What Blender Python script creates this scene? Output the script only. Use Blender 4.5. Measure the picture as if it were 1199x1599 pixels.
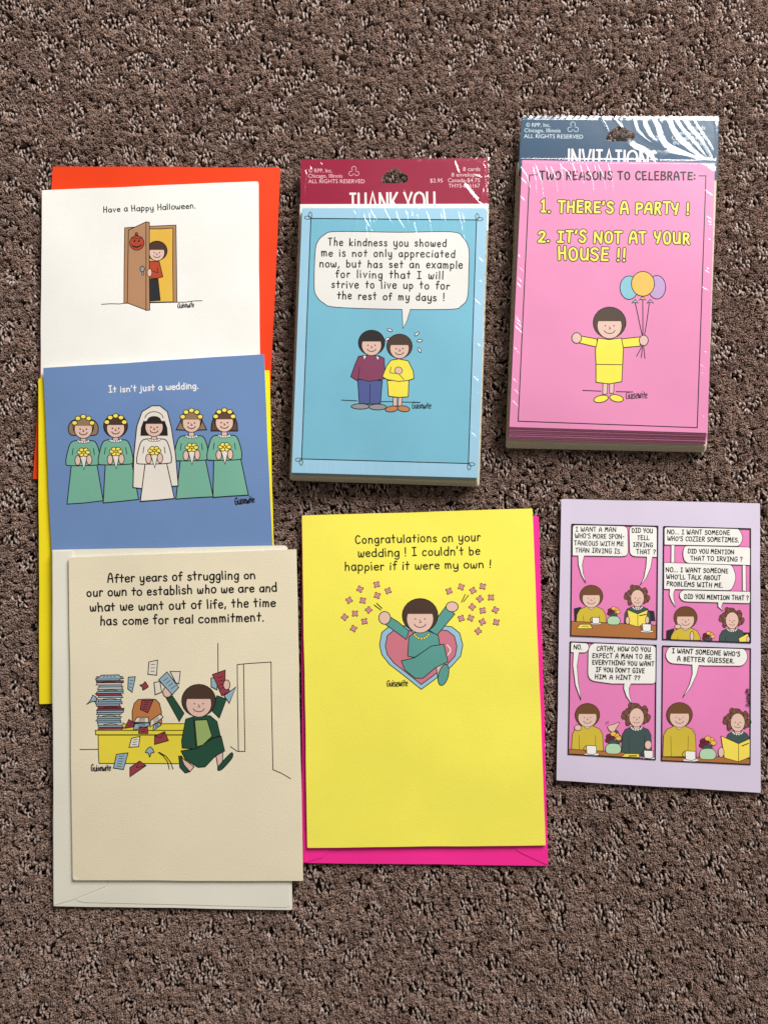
import bpy, math, random
import numpy as np
from mathutils import Vector
from mathutils.geometry import tessellate_polygon

for o in list(bpy.data.objects):
    bpy.data.objects.remove(o)
S = bpy.context.scene
COL = S.collection
rnd = random.Random(7)
nprs = np.random.RandomState(11)

# ------------------------------------------------------------------ camera
F_PX, TILT, CAM_Z, CAM_Y = 1200.0, math.radians(2.6), 0.430, 0.0
cam_d = bpy.data.cameras.new('camera')
cam_d.sensor_fit = 'VERTICAL'
cam_d.sensor_height = 24.0
cam_d.lens = 24.0 * F_PX / 1599.0
cam_d.clip_start = 0.01
cam_d.clip_end = 50
cam = bpy.data.objects.new('camera', cam_d)
COL.objects.link(cam)
cam.location = (0, CAM_Y, CAM_Z)
cam.rotation_euler = (TILT, 0, 0)
S.camera = cam

# ------------------------------------------------------------------ light
W = bpy.data.worlds.new('World')
S.world = W
W.use_nodes = True
bg = W.node_tree.nodes['Background']
bg.inputs[0].default_value = (1.0, 0.90, 0.78, 1)
bg.inputs[1].default_value = 0.22

def area_lamp(name, loc, target, sx, sy, power, col):
    d = bpy.data.lights.new(name, 'AREA')
    d.shape = 'RECTANGLE'
    d.size, d.size_y, d.energy, d.color = sx, sy, power, col
    d.spread = math.radians(115)
    o = bpy.data.objects.new(name, d)
    COL.objects.link(o)
    o.location = loc
    o.rotation_euler = (Vector(target) - Vector(loc)).to_track_quat('-Z', 'Y').to_euler()
    return o

area_lamp('window_light', (0.65, 1.10, 0.76), (0.10, 0.22, 0), 0.66, 0.62, 15.7, (1.0, 0.98, 0.95))

S.view_settings.view_transform = 'Standard'
S.view_settings.look = 'None'
S.view_settings.exposure = 0.0
S.view_settings.gamma = 1.0
S.view_settings.use_curve_mapping = False
S.render.engine = 'CYCLES'
S.cycles.use_denoising = True
S.cycles.max_bounces = 8
S.cycles.transparent_max_bounces = 12
S.cycles.use_adaptive_sampling = False
S.cycles.caustics_reflective = False
S.cycles.caustics_refractive = False

# ------------------------------------------------------------------ materials
def lin(c):
    c = c / 255.0
    return c / 12.92 if c <= 0.04045 else ((c + 0.055) / 1.055) ** 2.4

def set_in(n, key, v):
    if key in n.inputs:
        n.inputs[key].default_value = v

MATS = {}
def paper(name, rgb, k=1.0, rough=0.55, spec=0.3, mottle=0.035, bump=0.06, scale=900.0, coat=0.0):
    """paper or printing ink: a Principled colour with faint mottling and fibre bump"""
    if name in MATS:
        return MATS[name]
    m = bpy.data.materials.new(name)
    m.use_nodes = True
    nt = m.node_tree
    N, L = nt.nodes, nt.links
    b = N['Principled BSDF']
    base = [min(0.92, lin(c) * k) for c in rgb]
    b.inputs['Roughness'].default_value = rough
    set_in(b, 'Specular IOR Level', spec)
    if coat:
        set_in(b, 'Coat Weight', coat)
        set_in(b, 'Coat Roughness', 0.25)
    tc = N.new('ShaderNodeNewGeometry')
    n1 = N.new('ShaderNodeTexNoise')
    n1.inputs['Scale'].default_value = 55.0
    n1.inputs['Detail'].default_value = 6.0
    L.new(tc.outputs['Position'], n1.inputs['Vector'])
    n3 = N.new('ShaderNodeTexNoise')
    n3.inputs['Scale'].default_value = scale * 1.3
    n3.inputs['Detail'].default_value = 2.0
    L.new(tc.outputs['Position'], n3.inputs['Vector'])
    add = N.new('ShaderNodeMath'); add.operation = 'ADD'
    L.new(n1.outputs['Fac'], add.inputs[0]); L.new(n3.outputs['Fac'], add.inputs[1])
    mr = N.new('ShaderNodeMapRange')
    mr.inputs['From Min'].default_value = 0.6
    mr.inputs['From Max'].default_value = 1.4
    mr.inputs['To Min'].default_value = 1.0 - mottle
    mr.inputs['To Max'].default_value = 1.0 + mottle
    L.new(add.outputs[0], mr.inputs['Value'])
    mul = N.new('ShaderNodeVectorMath'); mul.operation = 'SCALE'
    mul.inputs[0].default_value = base
    L.new(mr.outputs['Result'], mul.inputs['Scale'])
    L.new(mul.outputs['Vector'], b.inputs['Base Color'])
    if bump:
        n2 = N.new('ShaderNodeTexNoise')
        n2.inputs['Scale'].default_value = scale
        n2.inputs['Detail'].default_value = 3.0
        L.new(tc.outputs['Position'], n2.inputs['Vector'])
        bp = N.new('ShaderNodeBump')
        bp.inputs['Strength'].default_value = bump
        bp.inputs['Distance'].default_value = 0.0006
        L.new(n2.outputs['Fac'], bp.inputs['Height'])
        n4 = N.new('ShaderNodeTexNoise'); n4.inputs['Scale'].default_value = 10.0; n4.inputs['Detail'].default_value = 1.0
        L.new(tc.outputs['Position'], n4.inputs['Vector'])
        b2 = N.new('ShaderNodeBump'); b2.inputs['Strength'].default_value = 0.2; b2.inputs['Distance'].default_value = 0.02
        L.new(n4.outputs['Fac'], b2.inputs['Height']); L.new(b2.outputs['Normal'], bp.inputs['Normal'])
        L.new(bp.outputs['Normal'], b.inputs['Normal'])
    MATS[name] = m
    return m

INK = lambda name, rgb, k=1.0: paper(name, rgb, k, rough=0.5, mottle=0.05, bump=0.03)
K = INK('black_ink', (26, 22, 22))
WHT = INK('white_ink', (236, 234, 230))

def film_material():
    m = bpy.data.materials.new('clear_shrink_film')
    m.use_nodes = True
    N, L = m.node_tree.nodes, m.node_tree.links
    N.clear()
    out = N.new('ShaderNodeOutputMaterial')
    tr = N.new('ShaderNodeBsdfTransparent'); tr.inputs[0].default_value = (0.985, 0.988, 0.988, 1)
    gl = N.new('ShaderNodeBsdfGlossy')
    gl.inputs['Color'].default_value = (1, 1, 1, 1)
    gl.inputs['Roughness'].default_value = 0.155
    # two-sided reflectance of a thin film: the same from within the pack as from outside
    fc = N.new('ShaderNodeLayerWeight'); fc.inputs['Blend'].default_value = 0.5
    pw = N.new('ShaderNodeMath'); pw.operation = 'POWER'; pw.inputs[1].default_value = 5.0
    lw = N.new('ShaderNodeMath'); lw.operation = 'MULTIPLY_ADD'; lw.inputs[1].default_value = 0.75; lw.inputs[2].default_value = 0.042
    L.new(fc.outputs['Facing'], pw.inputs[0]); L.new(pw.outputs[0], lw.inputs[0])
    ge = N.new('ShaderNodeNewGeometry')
    nz = N.new('ShaderNodeTexNoise'); nz.inputs['Scale'].default_value = 260; nz.inputs['Detail'].default_value = 3
    L.new(ge.outputs['Position'], nz.inputs['Vector'])
    bp = N.new('ShaderNodeBump'); bp.inputs['Strength'].default_value = 0.05; bp.inputs['Distance'].default_value = 0.001
    L.new(nz.outputs['Fac'], bp.inputs['Height'])
    L.new(bp.outputs['Normal'], gl.inputs['Normal'])
    mx = N.new('ShaderNodeMixShader')
    L.new(lw.outputs[0], mx.inputs[0]); L.new(tr.outputs[0], mx.inputs[1]); L.new(gl.outputs[0], mx.inputs[2])
    L.new(mx.outputs[0], out.inputs['Surface'])
    return m
FILM = film_material()

def yarn_material(name, dark, light, rough, sheen):
    m = bpy.data.materials.new(name)
    m.use_nodes = True
    N, L = m.node_tree.nodes, m.node_tree.links
    b = N['Principled BSDF']
    b.inputs['Roughness'].default_value = rough
    set_in(b, 'Specular IOR Level', 0.35)
    set_in(b, 'Sheen Weight', sheen)
    set_in(b, 'Sheen Roughness', 0.4)
    oi = N.new('ShaderNodeObjectInfo')
    ge = N.new('ShaderNodeNewGeometry')
    nz = N.new('ShaderNodeTexNoise'); nz.inputs['Scale'].default_value = 42; nz.inputs['Detail'].default_value = 3
    L.new(ge.outputs['Position'], nz.inputs['Vector'])
    a1 = N.new('ShaderNodeMath'); a1.operation = 'MULTIPLY'; a1.inputs[1].default_value = 0.50
    L.new(oi.outputs['Random'], a1.inputs[0])
    a2 = N.new('ShaderNodeMath'); a2.operation = 'MULTIPLY_ADD'; a2.inputs[1].default_value = 0.30
    L.new(ge.outputs['Random Per Island'], a2.inputs[0]); L.new(a1.outputs[0], a2.inputs[2])
    a3 = N.new('ShaderNodeMath'); a3.operation = 'MULTIPLY_ADD'; a3.inputs[1].default_value = 0.45
    L.new(nz.outputs['Fac'], a3.inputs[0]); L.new(a2.outputs[0], a3.inputs[2])
    cr = N.new('ShaderNodeValToRGB')
    cr.color_ramp.elements[0].position = 0.25; cr.color_ramp.elements[0].color = (*dark, 1)
    cr.color_ramp.elements[1].position = 1.05; cr.color_ramp.elements[1].color = (*light, 1)
    L.new(a3.outputs[0], cr.inputs['Fac'])
    L.new(cr.outputs['Color'], b.inputs['Base Color'])
    return m
CUT = yarn_material('cut_pile_yarn', (0.14, 0.084, 0.064), (0.48, 0.335, 0.275), 0.8, 0.2)
LOOP = yarn_material('loop_pile_yarn', (0.22, 0.15, 0.126), (0.50, 0.39, 0.345), 0.36, 0.05)
BACK = paper('carpet_backing', (70, 52, 42), 1.0, rough=0.95, spec=0.1, mottle=0.3, bump=0.6, scale=400)

# ------------------------------------------------------------------ helpers
class Plane:
    """a sheet lying in the place: z = a + b x + c y"""
    def __init__(s, a, b=0.0, c=0.0):
        s.a, s.b, s.c = a, b, c
    def lift(s, dz):
        return Plane(s.a + dz, s.b, s.c)

_c, _s = math.cos(TILT), math.sin(TILT)
def at(px, py, pl):
    """the point of a sheet that the photograph shows at a measured spot"""
    dx, dy, dz = (px - 599.5) / F_PX, -(py - 799.5) / F_PX, -1.0
    dy, dz = dy * _c - dz * _s, dy * _s + dz * _c
    t = (pl.a + pl.c * CAM_Y - CAM_Z) / (dz - pl.b * dx - pl.c * dy)
    return Vector((t * dx, CAM_Y + t * dy, CAM_Z + t * dz))

def slope(y1, z1, y2, z2):
    """a sheet that is z1 high at photo row y1 and z2 high at row y2"""
    w1 = at(599.5, y1, Plane(z1)).y
    w2 = at(599.5, y2, Plane(z2)).y
    c = (z2 - z1) / (w2 - w1)
    return Plane(z1 - c * w1, 0.0, c)

class MB:
    def __init__(s):
        s.v, s.f, s.m, s.mats = [], [], [], []
    def mi(s, mat):
        if mat not in s.mats:
            s.mats.append(mat)
        return s.mats.index(mat)
    def build(s, name, parent=None, origin=None, smooth=False):
        me = bpy.data.meshes.new(name)
        o0 = origin if origin is not None else Vector((0, 0, 0))
        me.from_pydata([tuple(Vector(p) - o0) for p in s.v], [], s.f)
        for m in s.mats:
            me.materials.append(m)
        if s.m:
            me.polygons.foreach_set('material_index', s.m)
        if smooth:
            me.polygons.foreach_set('use_smooth', [True] * len(me.polygons))
        me.update()
        o = bpy.data.objects.new(name, me)
        COL.objects.link(o)
        if parent:
            o.parent = parent
        return o

def tris(loops):
    return tessellate_polygon([[Vector((p[0], p[1], 0)) for p in lp] for lp in loops])

def slab(mb, loops, pl, th, mat, edge=None):
    """a flat sheet with thickness; loops are measured outlines, later loops are holes"""
    mi = mb.mi(mat); ei = mb.mi(edge or mat)
    tops = [[at(p[0], p[1], pl) for p in lp] for lp in loops]
    n0 = len(mb.v)
    flat = [p for lp in tops for p in lp]
    N = len(flat)
    mb.v += flat + [p - Vector((0, 0, th)) for p in flat]
    for a, b, c in tris(tops):
        pa, pb, pc = flat[a], flat[b], flat[c]
        up = ((pb - pa).cross(pc - pa)).z > 0
        t = (a, b, c) if up else (a, c, b)
        mb.f.append(tuple(n0 + i for i in t)); mb.m.append(mi)
        mb.f.append(tuple(n0 + N + i for i in reversed(t))); mb.m.append(ei)
    k = 0
    for lp in tops:
        n = len(lp)
        for i in range(n):
            j = (i + 1) % n
            mb.f.append((n0 + k + i, n0 + k + j, n0 + N + k + j, n0 + N + k + i)); mb.m.append(ei)
        k += n

def rounded(pts, r=3.0, n=5):
    """round the corners of an outline; r one radius or one per corner"""
    out = []
    N = len(pts)
    for i in range(N):
        rr = r[i] if isinstance(r, (list, tuple)) else r
        p = Vector(pts[i]); a = Vector(pts[i - 1]); b = Vector(pts[(i + 1) % N])
        if rr <= 0:
            out.append(tuple(p)); continue
        pa = p + (a - p).normalized() * min(rr, (a - p).length * .49)
        pb = p + (b - p).normalized() * min(rr, (b - p).length * .49)
        for k in range(n + 1):
            t = k / n
            q = pa * (1 - t) ** 2 + p * 2 * t * (1 - t) + pb * t * t
            out.append((q.x, q.y))
    return out

def catmull(pts, closed=False, n=5):
    P = [Vector(p) for p in pts]
    if len(P) < 3:
        return [tuple(p) for p in P]
    N = len(P)
    out = []
    for i in range(N if closed else N - 1):
        if closed:
            p0, p1, p2, p3 = P[(i - 1) % N], P[i], P[(i + 1) % N], P[(i + 2) % N]
        else:
            p0, p1, p2, p3 = P[max(i - 1, 0)], P[i], P[i + 1], P[min(i + 2, N - 1)]
        for k in range(n):
            t = k / n
            q = 0.5 * ((2 * p1) + (p2 - p0) * t + (2 * p0 - 5 * p1 + 4 * p2 - p3) * t * t + (3 * p1 - p0 - 3 * p2 + p3) * t ** 3)
            out.append((q.x, q.y))
    if not closed:
        out.append(tuple(P[-1]))
    return out

def ell(cx, cy, rx, ry=None, n=22, a0=0.0, a1=360.0, rot=0.0):
    ry = ry if ry is not None else rx
    pts = []
    full = abs(a1 - a0) >= 360
    cr, sr = math.cos(math.radians(rot)), math.sin(math.radians(rot))
    for i in range(n if full else n + 1):
        a = math.radians(a0 + (a1 - a0) * i / n)
        x, y = rx * math.cos(a), ry * math.sin(a)
        pts.append((cx + x * cr - y * sr, cy + x * sr + y * cr))
    return pts

class T:
    """measuring frame: offset and scale of the enlargement a drawing was measured in"""
    def __init__(s, ox, oy, k):
        s.ox, s.oy, s.k = ox, oy, k
    def __call__(s, p):
        return (s.ox + p[0] * s.k, s.oy + p[1] * s.k)

ID = T(0, 0, 1.0)

# ------------------------------------------------------------------ hand lettering (single pen strokes; ~ = curved, . = dot)
GL = {
'a': (50, ['~43 54 26 60 9 48 4 28 12 5 27 0 40 14 45 44', '46 60 48 0']),
'b': (50, ['7 100 7 0', '~7 44 20 58 36 56 46 32 38 6 20 -1 7 10']),
'c': (46, ['~43 50 30 60 12 52 4 30 12 6 28 0 43 10']),
'd': (52, ['46 100 47 0', '~46 44 32 59 14 55 4 30 12 5 30 0 46 14']),
'e': (47, ['~6 31 42 35 40 52 25 60 9 50 4 28 12 5 28 0 44 9']),
'f': (38, ['~40 92 30 100 20 92 18 70 18 0', '2 57 36 60']),
'g': (50, ['~43 54 26 60 9 48 4 28 12 5 27 0 40 14 45 44', '~46 60 47 20 44 -22 29 -35 8 -26']),
'h': (50, ['7 100 7 0', '~7 38 20 57 36 55 43 38 44 0']),
'i': (16, ['8 58 8 0', '.8 84']),
'j': (24, ['~17 58 18 10 14 -24 2 -34 -8 -26', '.17 84']),
'k': (46, ['7 100 7 0', '41 58 9 25 43 0']),
'l': (15, ['7 100 8 0']),
'm': (68, ['6 60 6 0', '~6 40 17 58 29 54 33 30 33 0', '~33 40 44 58 56 54 61 30 62 0']),
'n': (50, ['6 60 6 0', '~6 38 20 58 36 55 43 36 44 0']),
'o': (50, ['~26 60 9 50 4 28 12 5 26 0 42 8 47 32 40 53 26 60']),
'p': (50, ['7 60 7 -36', '~7 44 20 58 36 56 46 32 38 6 20 0 7 12']),
'q': (50, ['46 60 46 -36', '~43 54 26 60 9 48 4 28 12 5 27 0 43 14']),
'r': (36, ['7 60 7 0', '~7 34 16 54 28 60 37 52']),
's': (42, ['~38 52 22 61 8 50 14 36 32 26 38 12 24 0 4 8']),
't': (40, ['20 92 20 3', '2 58 38 60']),
'u': (50, ['~6 60 6 22 14 2 28 1 42 18 44 60', '44 60 46 0']),
'v': (46, ['4 60 22 0 42 60']),
'w': (66, ['~4 60 8 12 18 1 30 12 33 46 38 10 48 1 58 14 62 60']),
'x': (46, ['4 60 42 0', '42 60 4 0']),
'y': (50, ['~6 60 7 24 16 4 30 4 42 20 45 58', '~45 60 46 10 42 -24 26 -36 8 -28']),
'z': (44, ['4 58 40 58 4 2 42 2']),
'A': (60, ['~4 0 10 52 22 90 33 99 44 86 52 48 56 0', '9 38 54 40']),
'B': (54, ['8 99 8 1', '~8 98 38 95 44 76 32 58 10 54', '~10 54 44 46 50 24 38 5 8 1']),
'C': (56, ['~52 84 36 99 14 84 5 48 14 10 34 0 53 14']),
'D': (58, ['8 98 8 2', '~8 98 34 94 53 68 53 34 36 6 8 2']),
'E': (50, ['47 98 8 97 8 2 48 3', '8 52 42 53']),
'F': (48, ['48 98 8 97 8 0', '8 52 40 53']),
'G': (60, ['~53 82 36 99 14 84 5 48 14 8 36 0 54 14 55 42', '57 44 34 43']),
'H': (58, ['8 100 8 0', '52 100 52 0', '8 50 52 52']),
'I': (46, ['6 98 42 98', '24 98 24 2', '4 2 44 2']),
'J': (44, ['~36 100 37 24 24 0 4 14']),
'K': (54, ['8 100 8 0', '48 98 10 46 52 0']),
'L': (48, ['8 100 8 2 46 3']),
'M': (70, ['~4 0 8 60 13 96 20 88 34 40 48 88 55 96 61 60 64 0']),
'N': (68, ['6 0 8 98', '9 94 58 6', '60 0 62 100']),
'O': (60, ['~30 98 10 84 4 50 12 12 30 0 50 12 56 50 48 84 30 98']),
'P': (52, ['8 98 8 0', '~8 97 38 96 47 76 38 53 8 48']),
'Q': (60, ['~30 98 10 84 4 50 12 12 30 0 50 12 56 50 48 84 30 98', '36 22 58 -4']),
'R': (56, ['8 98 8 0', '~8 97 38 96 46 76 36 54 8 48', '24 50 52 0']),
'S': (52, ['~47 86 30 99 10 86 12 64 34 50 48 28 38 4 20 0 4 14']),
'T': (54, ['2 98 52 99', '27 98 27 0']),
'U': (56, ['~6 100 7 30 16 4 32 2 46 18 50 60 50 100', '50 60 51 0']),
'V': (54, ['~4 100 12 40 24 2 34 30 50 100']),
'W': (78, ['~4 100 9 24 20 2 32 22 38 66 44 22 56 2 67 26 73 100']),
'X': (56, ['6 98 50 0', '50 98 4 0']),
'Y': (54, ['~4 100 10 62 24 48 38 58 48 100', '48 100 38 40 26 0']),
'Z': (52, ['6 98 48 98 4 2 50 2']),
'?': (44, ['~4 80 14 98 32 98 42 80 30 58 22 46 22 28', '.22 4']),
'!': (22, ['13 100 10 32', '.9 4']),
'.': (18, ['.8 4']),
',': (18, ['10 8 3 -18']),
"'": (16, ['11 100 6 76']),
'-': (38, ['4 46 34 46']),
':': (18, ['.9 14', '.9 62']),
'1': (40, ['6 84 21 98 21 2', '6 2 36 2']),
'2': (50, ['~6 80 18 98 36 97 44 76 30 42 4 4', '4 3 48 3']),
}
# broad upright sans for the pack headings
DECO = {
'T': (52, ['0 95 52 95', '26 95 26 0']), 'H': (66, ['6 100 6 0', '60 100 60 0', '6 34 60 34']),
'A': (72, ['2 0 36 100 70 0', '14 30 58 30']), 'N': (70, ['6 0 6 100', '6 96 64 4', '64 0 64 100']),
'K': (62, ['6 100 6 0', '60 100 10 40', '22 54 60 0']), 'Y': (64, ['2 100 32 44 62 100', '32 44 32 0']),
'O': (84, ['~42 97 14 84 3 50 14 14 42 2 70 14 81 50 70 84 42 97']),
'U': (68, ['~6 100 6 40 14 8 34 2 54 8 62 40 62 100']), 'I': (14, ['7 100 7 0']),
'V': (68, ['2 100 34 0 66 100']),
'S': (52, ['~48 84 30 97 8 84 10 62 36 46 46 24 30 3 4 12']),
}

# ------------------------------------------------------------------ printing on a sheet
class Print:
    def __init__(s, pl):
        s.pl, s.z = pl, 14e-6
        s.mb = MB()
    def up(s, dz=0.7e-6):
        s.z += dz
    def pt(s, p, dz=0.0):
        return at(p[0], p[1], s.pl.lift(s.z + dz))
    def fill(s, pts, mat, t=ID, line=0.0, ink=None, curve=False):
        s.up()
        if curve:
            pts = catmull(pts, True)
        q = [t(p) for p in pts]
        W = [s.pt(p) for p in q]
        n0 = len(s.mb.v); mi = s.mb.mi(mat)
        s.mb.v += W
        for a, b, c in tris([W]):
            if ((W[b] - W[a]).cross(W[c] - W[a])).z < 0:
                b, c = c, b
            s.mb.f.append((n0 + a, n0 + b, n0 + c)); s.mb.m.append(mi)
        if line:
            s.line(pts + [pts[0], pts[1]], line, ink or K, t)
    def _ribbon(s, q, w, mat, dz, cap=True):
        mi = s.mb.mi(mat)
        P = [Vector(p) for p in q]
        Q = [P[0]]
        for p in P[1:]:
            if (p - Q[-1]).length > 1e-4:
                Q.append(p)
        P = Q
        if len(P) < 2:
            return
        h = w / 2
        L, R = [], []
        for i, p in enumerate(P):
            d0 = (P[i] - P[i - 1]).normalized() if i > 0 else None
            d1 = (P[i + 1] - P[i]).normalized() if i < len(P) - 1 else None
            if d0 is None: d0 = d1
            if d1 is None: d1 = d0
            n0 = Vector((-d0.y, d0.x)); n1 = Vector((-d1.y, d1.x))
            m = n0 + n1
            if m.length < 0.25:
                m = n0
            m.normalize()
            k = h / max(0.55, m.dot(n0))
            L.append(p + m * k); R.append(p - m * k)
        b = len(s.mb.v)
        n = len(P)
        s.mb.v += [s.pt(p, dz) for p in L] + [s.pt(p, dz) for p in R]
        for i in range(n - 1):
            s.mb.f.append((b + i, b + i + 1, b + n + i + 1, b + n + i)); s.mb.m.append(mi)
        if cap:
            for e, nb in ((0, 1), (n - 1, n - 2)):
                d = (P[e] - P[nb]).normalized(); nn = Vector((-d.y, d.x))
                ring = [P[e] + nn * h * math.cos(a) + d * h * math.sin(a) for a in [math.pi * k / 6 for k in range(7)]]
                b2 = len(s.mb.v)
                s.mb.v += [s.pt(p, dz + (.15e-6 if e == 0 else .3e-6)) for p in ring]
                s.mb.f.append(tuple(range(b2, b2 + 7))[::-1]); s.mb.m.append(mi)
    def line(s, pts, w, mat=None, t=ID, curve=False, closed=False, cap=True):
        s.up(0.5e-6)
        if curve:
            pts = catmull(pts, closed)
        if closed:
            pts = list(pts) + [pts[0], pts[1]]
        s._ribbon([t(p) for p in pts], w, mat or K, 0.0, cap)
    def dot(s, p, r, mat=None, t=ID):
        c = t(p)
        s.fill(ell(c[0], c[1], r, r, 10), mat or K)
    def text(s, txt, p0, p1, cap, w, mat=None, t=ID, font=None, jitter=1.0, cap_ends=True, slant=0.0, gap=15, space=40):
        """one hand-lettered line whose baseline runs from p0 to p1; cap is the height of a capital"""
        font = font or GL
        mat = mat or K
        s.up()
        a, b = Vector(t(p0)), Vector(t(p1))
        capp = cap * t.k
        adv = 0
        for ch in txt:
            adv += space if ch == ' ' else font[ch][0] + gap
        adv -= gap
        d = (b - a); Ln = d.length; d.normalize()
        up = Vector((d.y, -d.x))
        sx = Ln / adv
        x = 0.0
        k = 0
        for ch in txt:
            if ch == ' ':
                x += space; continue
            gw, strokes = font[ch]
            jr = rnd.uniform(-.055, .055) * jitter; jy = rnd.uniform(-3.2, 3.2) * jitter; js = 1 + rnd.uniform(-.08, .08) * jitter; jx = 1 + rnd.uniform(-.08, .08) * jitter
            for st in strokes:
                k += 1
                dz = (k % 7) * 0.6e-6
                sm = st[0] == '~'
                dt = st[0] == '.'
                nums = [float(v) for v in st.lstrip('~.').split()]
                pts = list(zip(nums[0::2], nums[1::2]))
                def mp(p):
                    gx = (p[0] - gw / 2) * jx; gy = p[1] * js
                    gx, gy = gx - gy * jr + gy * slant, gy + gx * jr
                    return a + d * ((x + gw / 2 + gx) * sx) + up * ((gy + jy) / 100.0 * capp)
                if dt:
                    c = mp(pts[0])
                    ring = [s.pt((c.x + w * .62 * math.cos(6.2832 * i / 8), c.y + w * .62 * math.sin(6.2832 * i / 8)), dz) for i in range(8)]
                    b2 = len(s.mb.v); s.mb.v += ring
                    s.mb.f.append(tuple(range(b2, b2 + 8))[::-1]); s.mb.m.append(s.mb.mi(mat))
                else:
                    if sm:
                        pts = catmull(pts, False, 4)
                    s._ribbon([mp(p) for p in pts], w, mat, dz, cap_ends)
            x += gw + gap
        s.up(5e-6)
    def sans(s, txt, p0, p1, cap, mat, t=ID):
        """printed sans line set in Blender's own font"""
        s.up(1e-6)
        cu = bpy.data.curves.new('type', 'FONT'); cu.body = txt; cu.size = 1.0; cu.resolution_u = 3
        ob = bpy.data.objects.new('type', cu); COL.objects.link(ob)
        dg = bpy.context.evaluated_depsgraph_get()
        me = bpy.data.meshes.new_from_object(ob.evaluated_get(dg))
        vs = [v.co.copy() for v in me.vertices]
        xs = [v.x for v in vs]
        x0, x1 = min(xs), max(xs)
        a, b = Vector(t(p0)), Vector(t(p1))
        d = b - a; Ln = d.length; d.normalize(); up = Vector((d.y, -d.x))
        ky = cap * t.k / 0.70
        n0 = len(s.mb.v); mi = s.mb.mi(mat)
        for v in vs:
            q = a + d * ((v.x - x0) / (x1 - x0) * Ln) + up * (v.y * ky)
            s.mb.v.append(s.pt(q))
        for p in me.polygons:
            s.mb.f.append(tuple(n0 + i for i in p.vertices)); s.mb.m.append(mi)
        bpy.data.objects.remove(ob); bpy.data.curves.remove(cu); bpy.data.meshes.remove(me)
    def commit(s, name, parent, origin, label=None):
        o = s.mb.build(name, parent, origin)
        if label:
            o['label'] = label
        s.mb = MB()
        return o
    def signature(s, p0, p1, h, w, t, mat=None):
        w *= .8; h *= 1.1
        s.text('Guisewite', p0, p1, h, w, mat, t, gap=8, slant=.12, jitter=1.6)

def tag(o, label, cat, group=None):
    o['label'] = label; o['category'] = cat
    if group: o['group'] = group
    return o

def uneven(pts, amp=.4):
    out = []
    ph = pts[0][0] * .37 + pts[0][1] * .11
    N = len(pts)
    for i in range(N):
        a, b = Vector(pts[i]), Vector(pts[(i + 1) % N])
        L_ = (b - a).length
        n = max(1, int(L_ / 26))
        nn = Vector((-(b - a).y, (b - a).x)) / max(L_, 1e-6)
        for k in range(n):
            q = a.lerp(b, k / n)
            f = math.sin(math.pi * k / n) if n > 2 else 0
            q = q + nn * amp * f * (math.sin(L_ * k / n * .021 + ph + i) + .5 * math.sin(L_ * k / n * .063 + ph * 2 + i))
            out.append((q.x, q.y))
    return out

def sheet_thing(name, label, cat, group, outline, pl, th, mat, rounding=1.5, edge=None):
    """a thing that is one sheet; returns object, origin"""
    c = Vector((0, 0))
    for p in outline: c += Vector(p)
    c /= len(outline)
    org = at(c.x, c.y, pl.lift(-th))
    rounding = [max(2.0, r_) for r_ in rounding] if isinstance(rounding, list) else max(2.0, rounding)
    mb = MB(); slab(mb, [uneven(rounded(outline, rounding))], pl, th, mat, edge)
    o = mb.build(name, None, org)
    o.location = org
    return tag(o, label, cat, group), org

def sub_sheet(name, parent, org, outline, pl, th, mat, rounding=0.0, edge=None):
    mb = MB(); slab(mb, [rounded(outline, rounding) if rounding else outline], pl, th, mat, edge)
    return mb.build(name, parent, org)

def inset(pts, d, dy=None):
    c = Vector((0, 0))
    for p in pts: c += Vector(p)
    c /= len(pts)
    out = []
    for p in pts:
        v = Vector(p) - c
        out.append((p[0] - math.copysign(d, v.x), p[1] - math.copysign(dy if dy is not None else d, v.y)))
    return out

# simple plain figures used as neutral stand-ins inside the drawings
SKIN = INK('figure_skin', (226, 190, 176)); 
def head(pr, t, cx, cy, r, hair, lw, smile=True, style='bob'):
    if style == 'puff':
        for sx in (-1, 1):
            pr.fill([(cx + sx * r * .5, cy - r * .7), (cx + sx * r * 1.1, cy - r * .75), (cx + sx * r * 1.5, cy - r * .2), (cx + sx * r * 1.45, cy + r * .5), (cx + sx * r * 1.1, cy + r * .75), (cx + sx * r * .6, cy + r * .6)], hair, t, lw, curve=True)
    elif style == 'flip':
        pr.fill([(cx - r * .8, cy - r * .9), (cx + r * .8, cy - r * .9), (cx + r * 1.15, cy), (cx + r * 1.55, cy + r * .8), (cx + r * .7, cy + r * .85), (cx - r * .7, cy + r * .85), (cx - r * 1.55, cy + r * .8), (cx - r * 1.15, cy)], hair, t, lw)
    elif style == 'square':
        pr.fill([(cx - r * .9, cy - r * .9), (cx + r * .9, cy - r * .9), (cx + r * 1.3, cy + r * .2), (cx + r * 1.35, cy + r * .95), (cx - r * 1.35, cy + r * .95), (cx - r * 1.3, cy + r * .2)], hair, t, lw)
    pr.fill(ell(cx, cy - r * .12, r * (1.22 if style == 'bob' else 1.04), r * (1.16 if style == 'bob' else 1.02), 24), hair, t, lw)
    pr.fill(ell(cx, cy + r * .12, r * .92, r * .96, 24), SKIN, t, lw * .8)
    pr.fill(ell(cx, cy - r * .22, r * .98, r * .86, 16, 180, 360), hair, t)
    if smile:
        pr.dot((cx - r * .32, cy + r * .12), lw * .85, K, t); pr.dot((cx + r * .32, cy + r * .12), lw * .85, K, t)
        pr.line([(cx - r * .05, cy + r * .18), (cx + r * .08, cy + r * .34), (cx - r * .08, cy + r * .36)], lw * .7, K, t, True)
        pr.line(ell(cx, cy + r * .42, r * .40, r * .28, 8, 10, 170), lw * .9, K, t)

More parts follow.
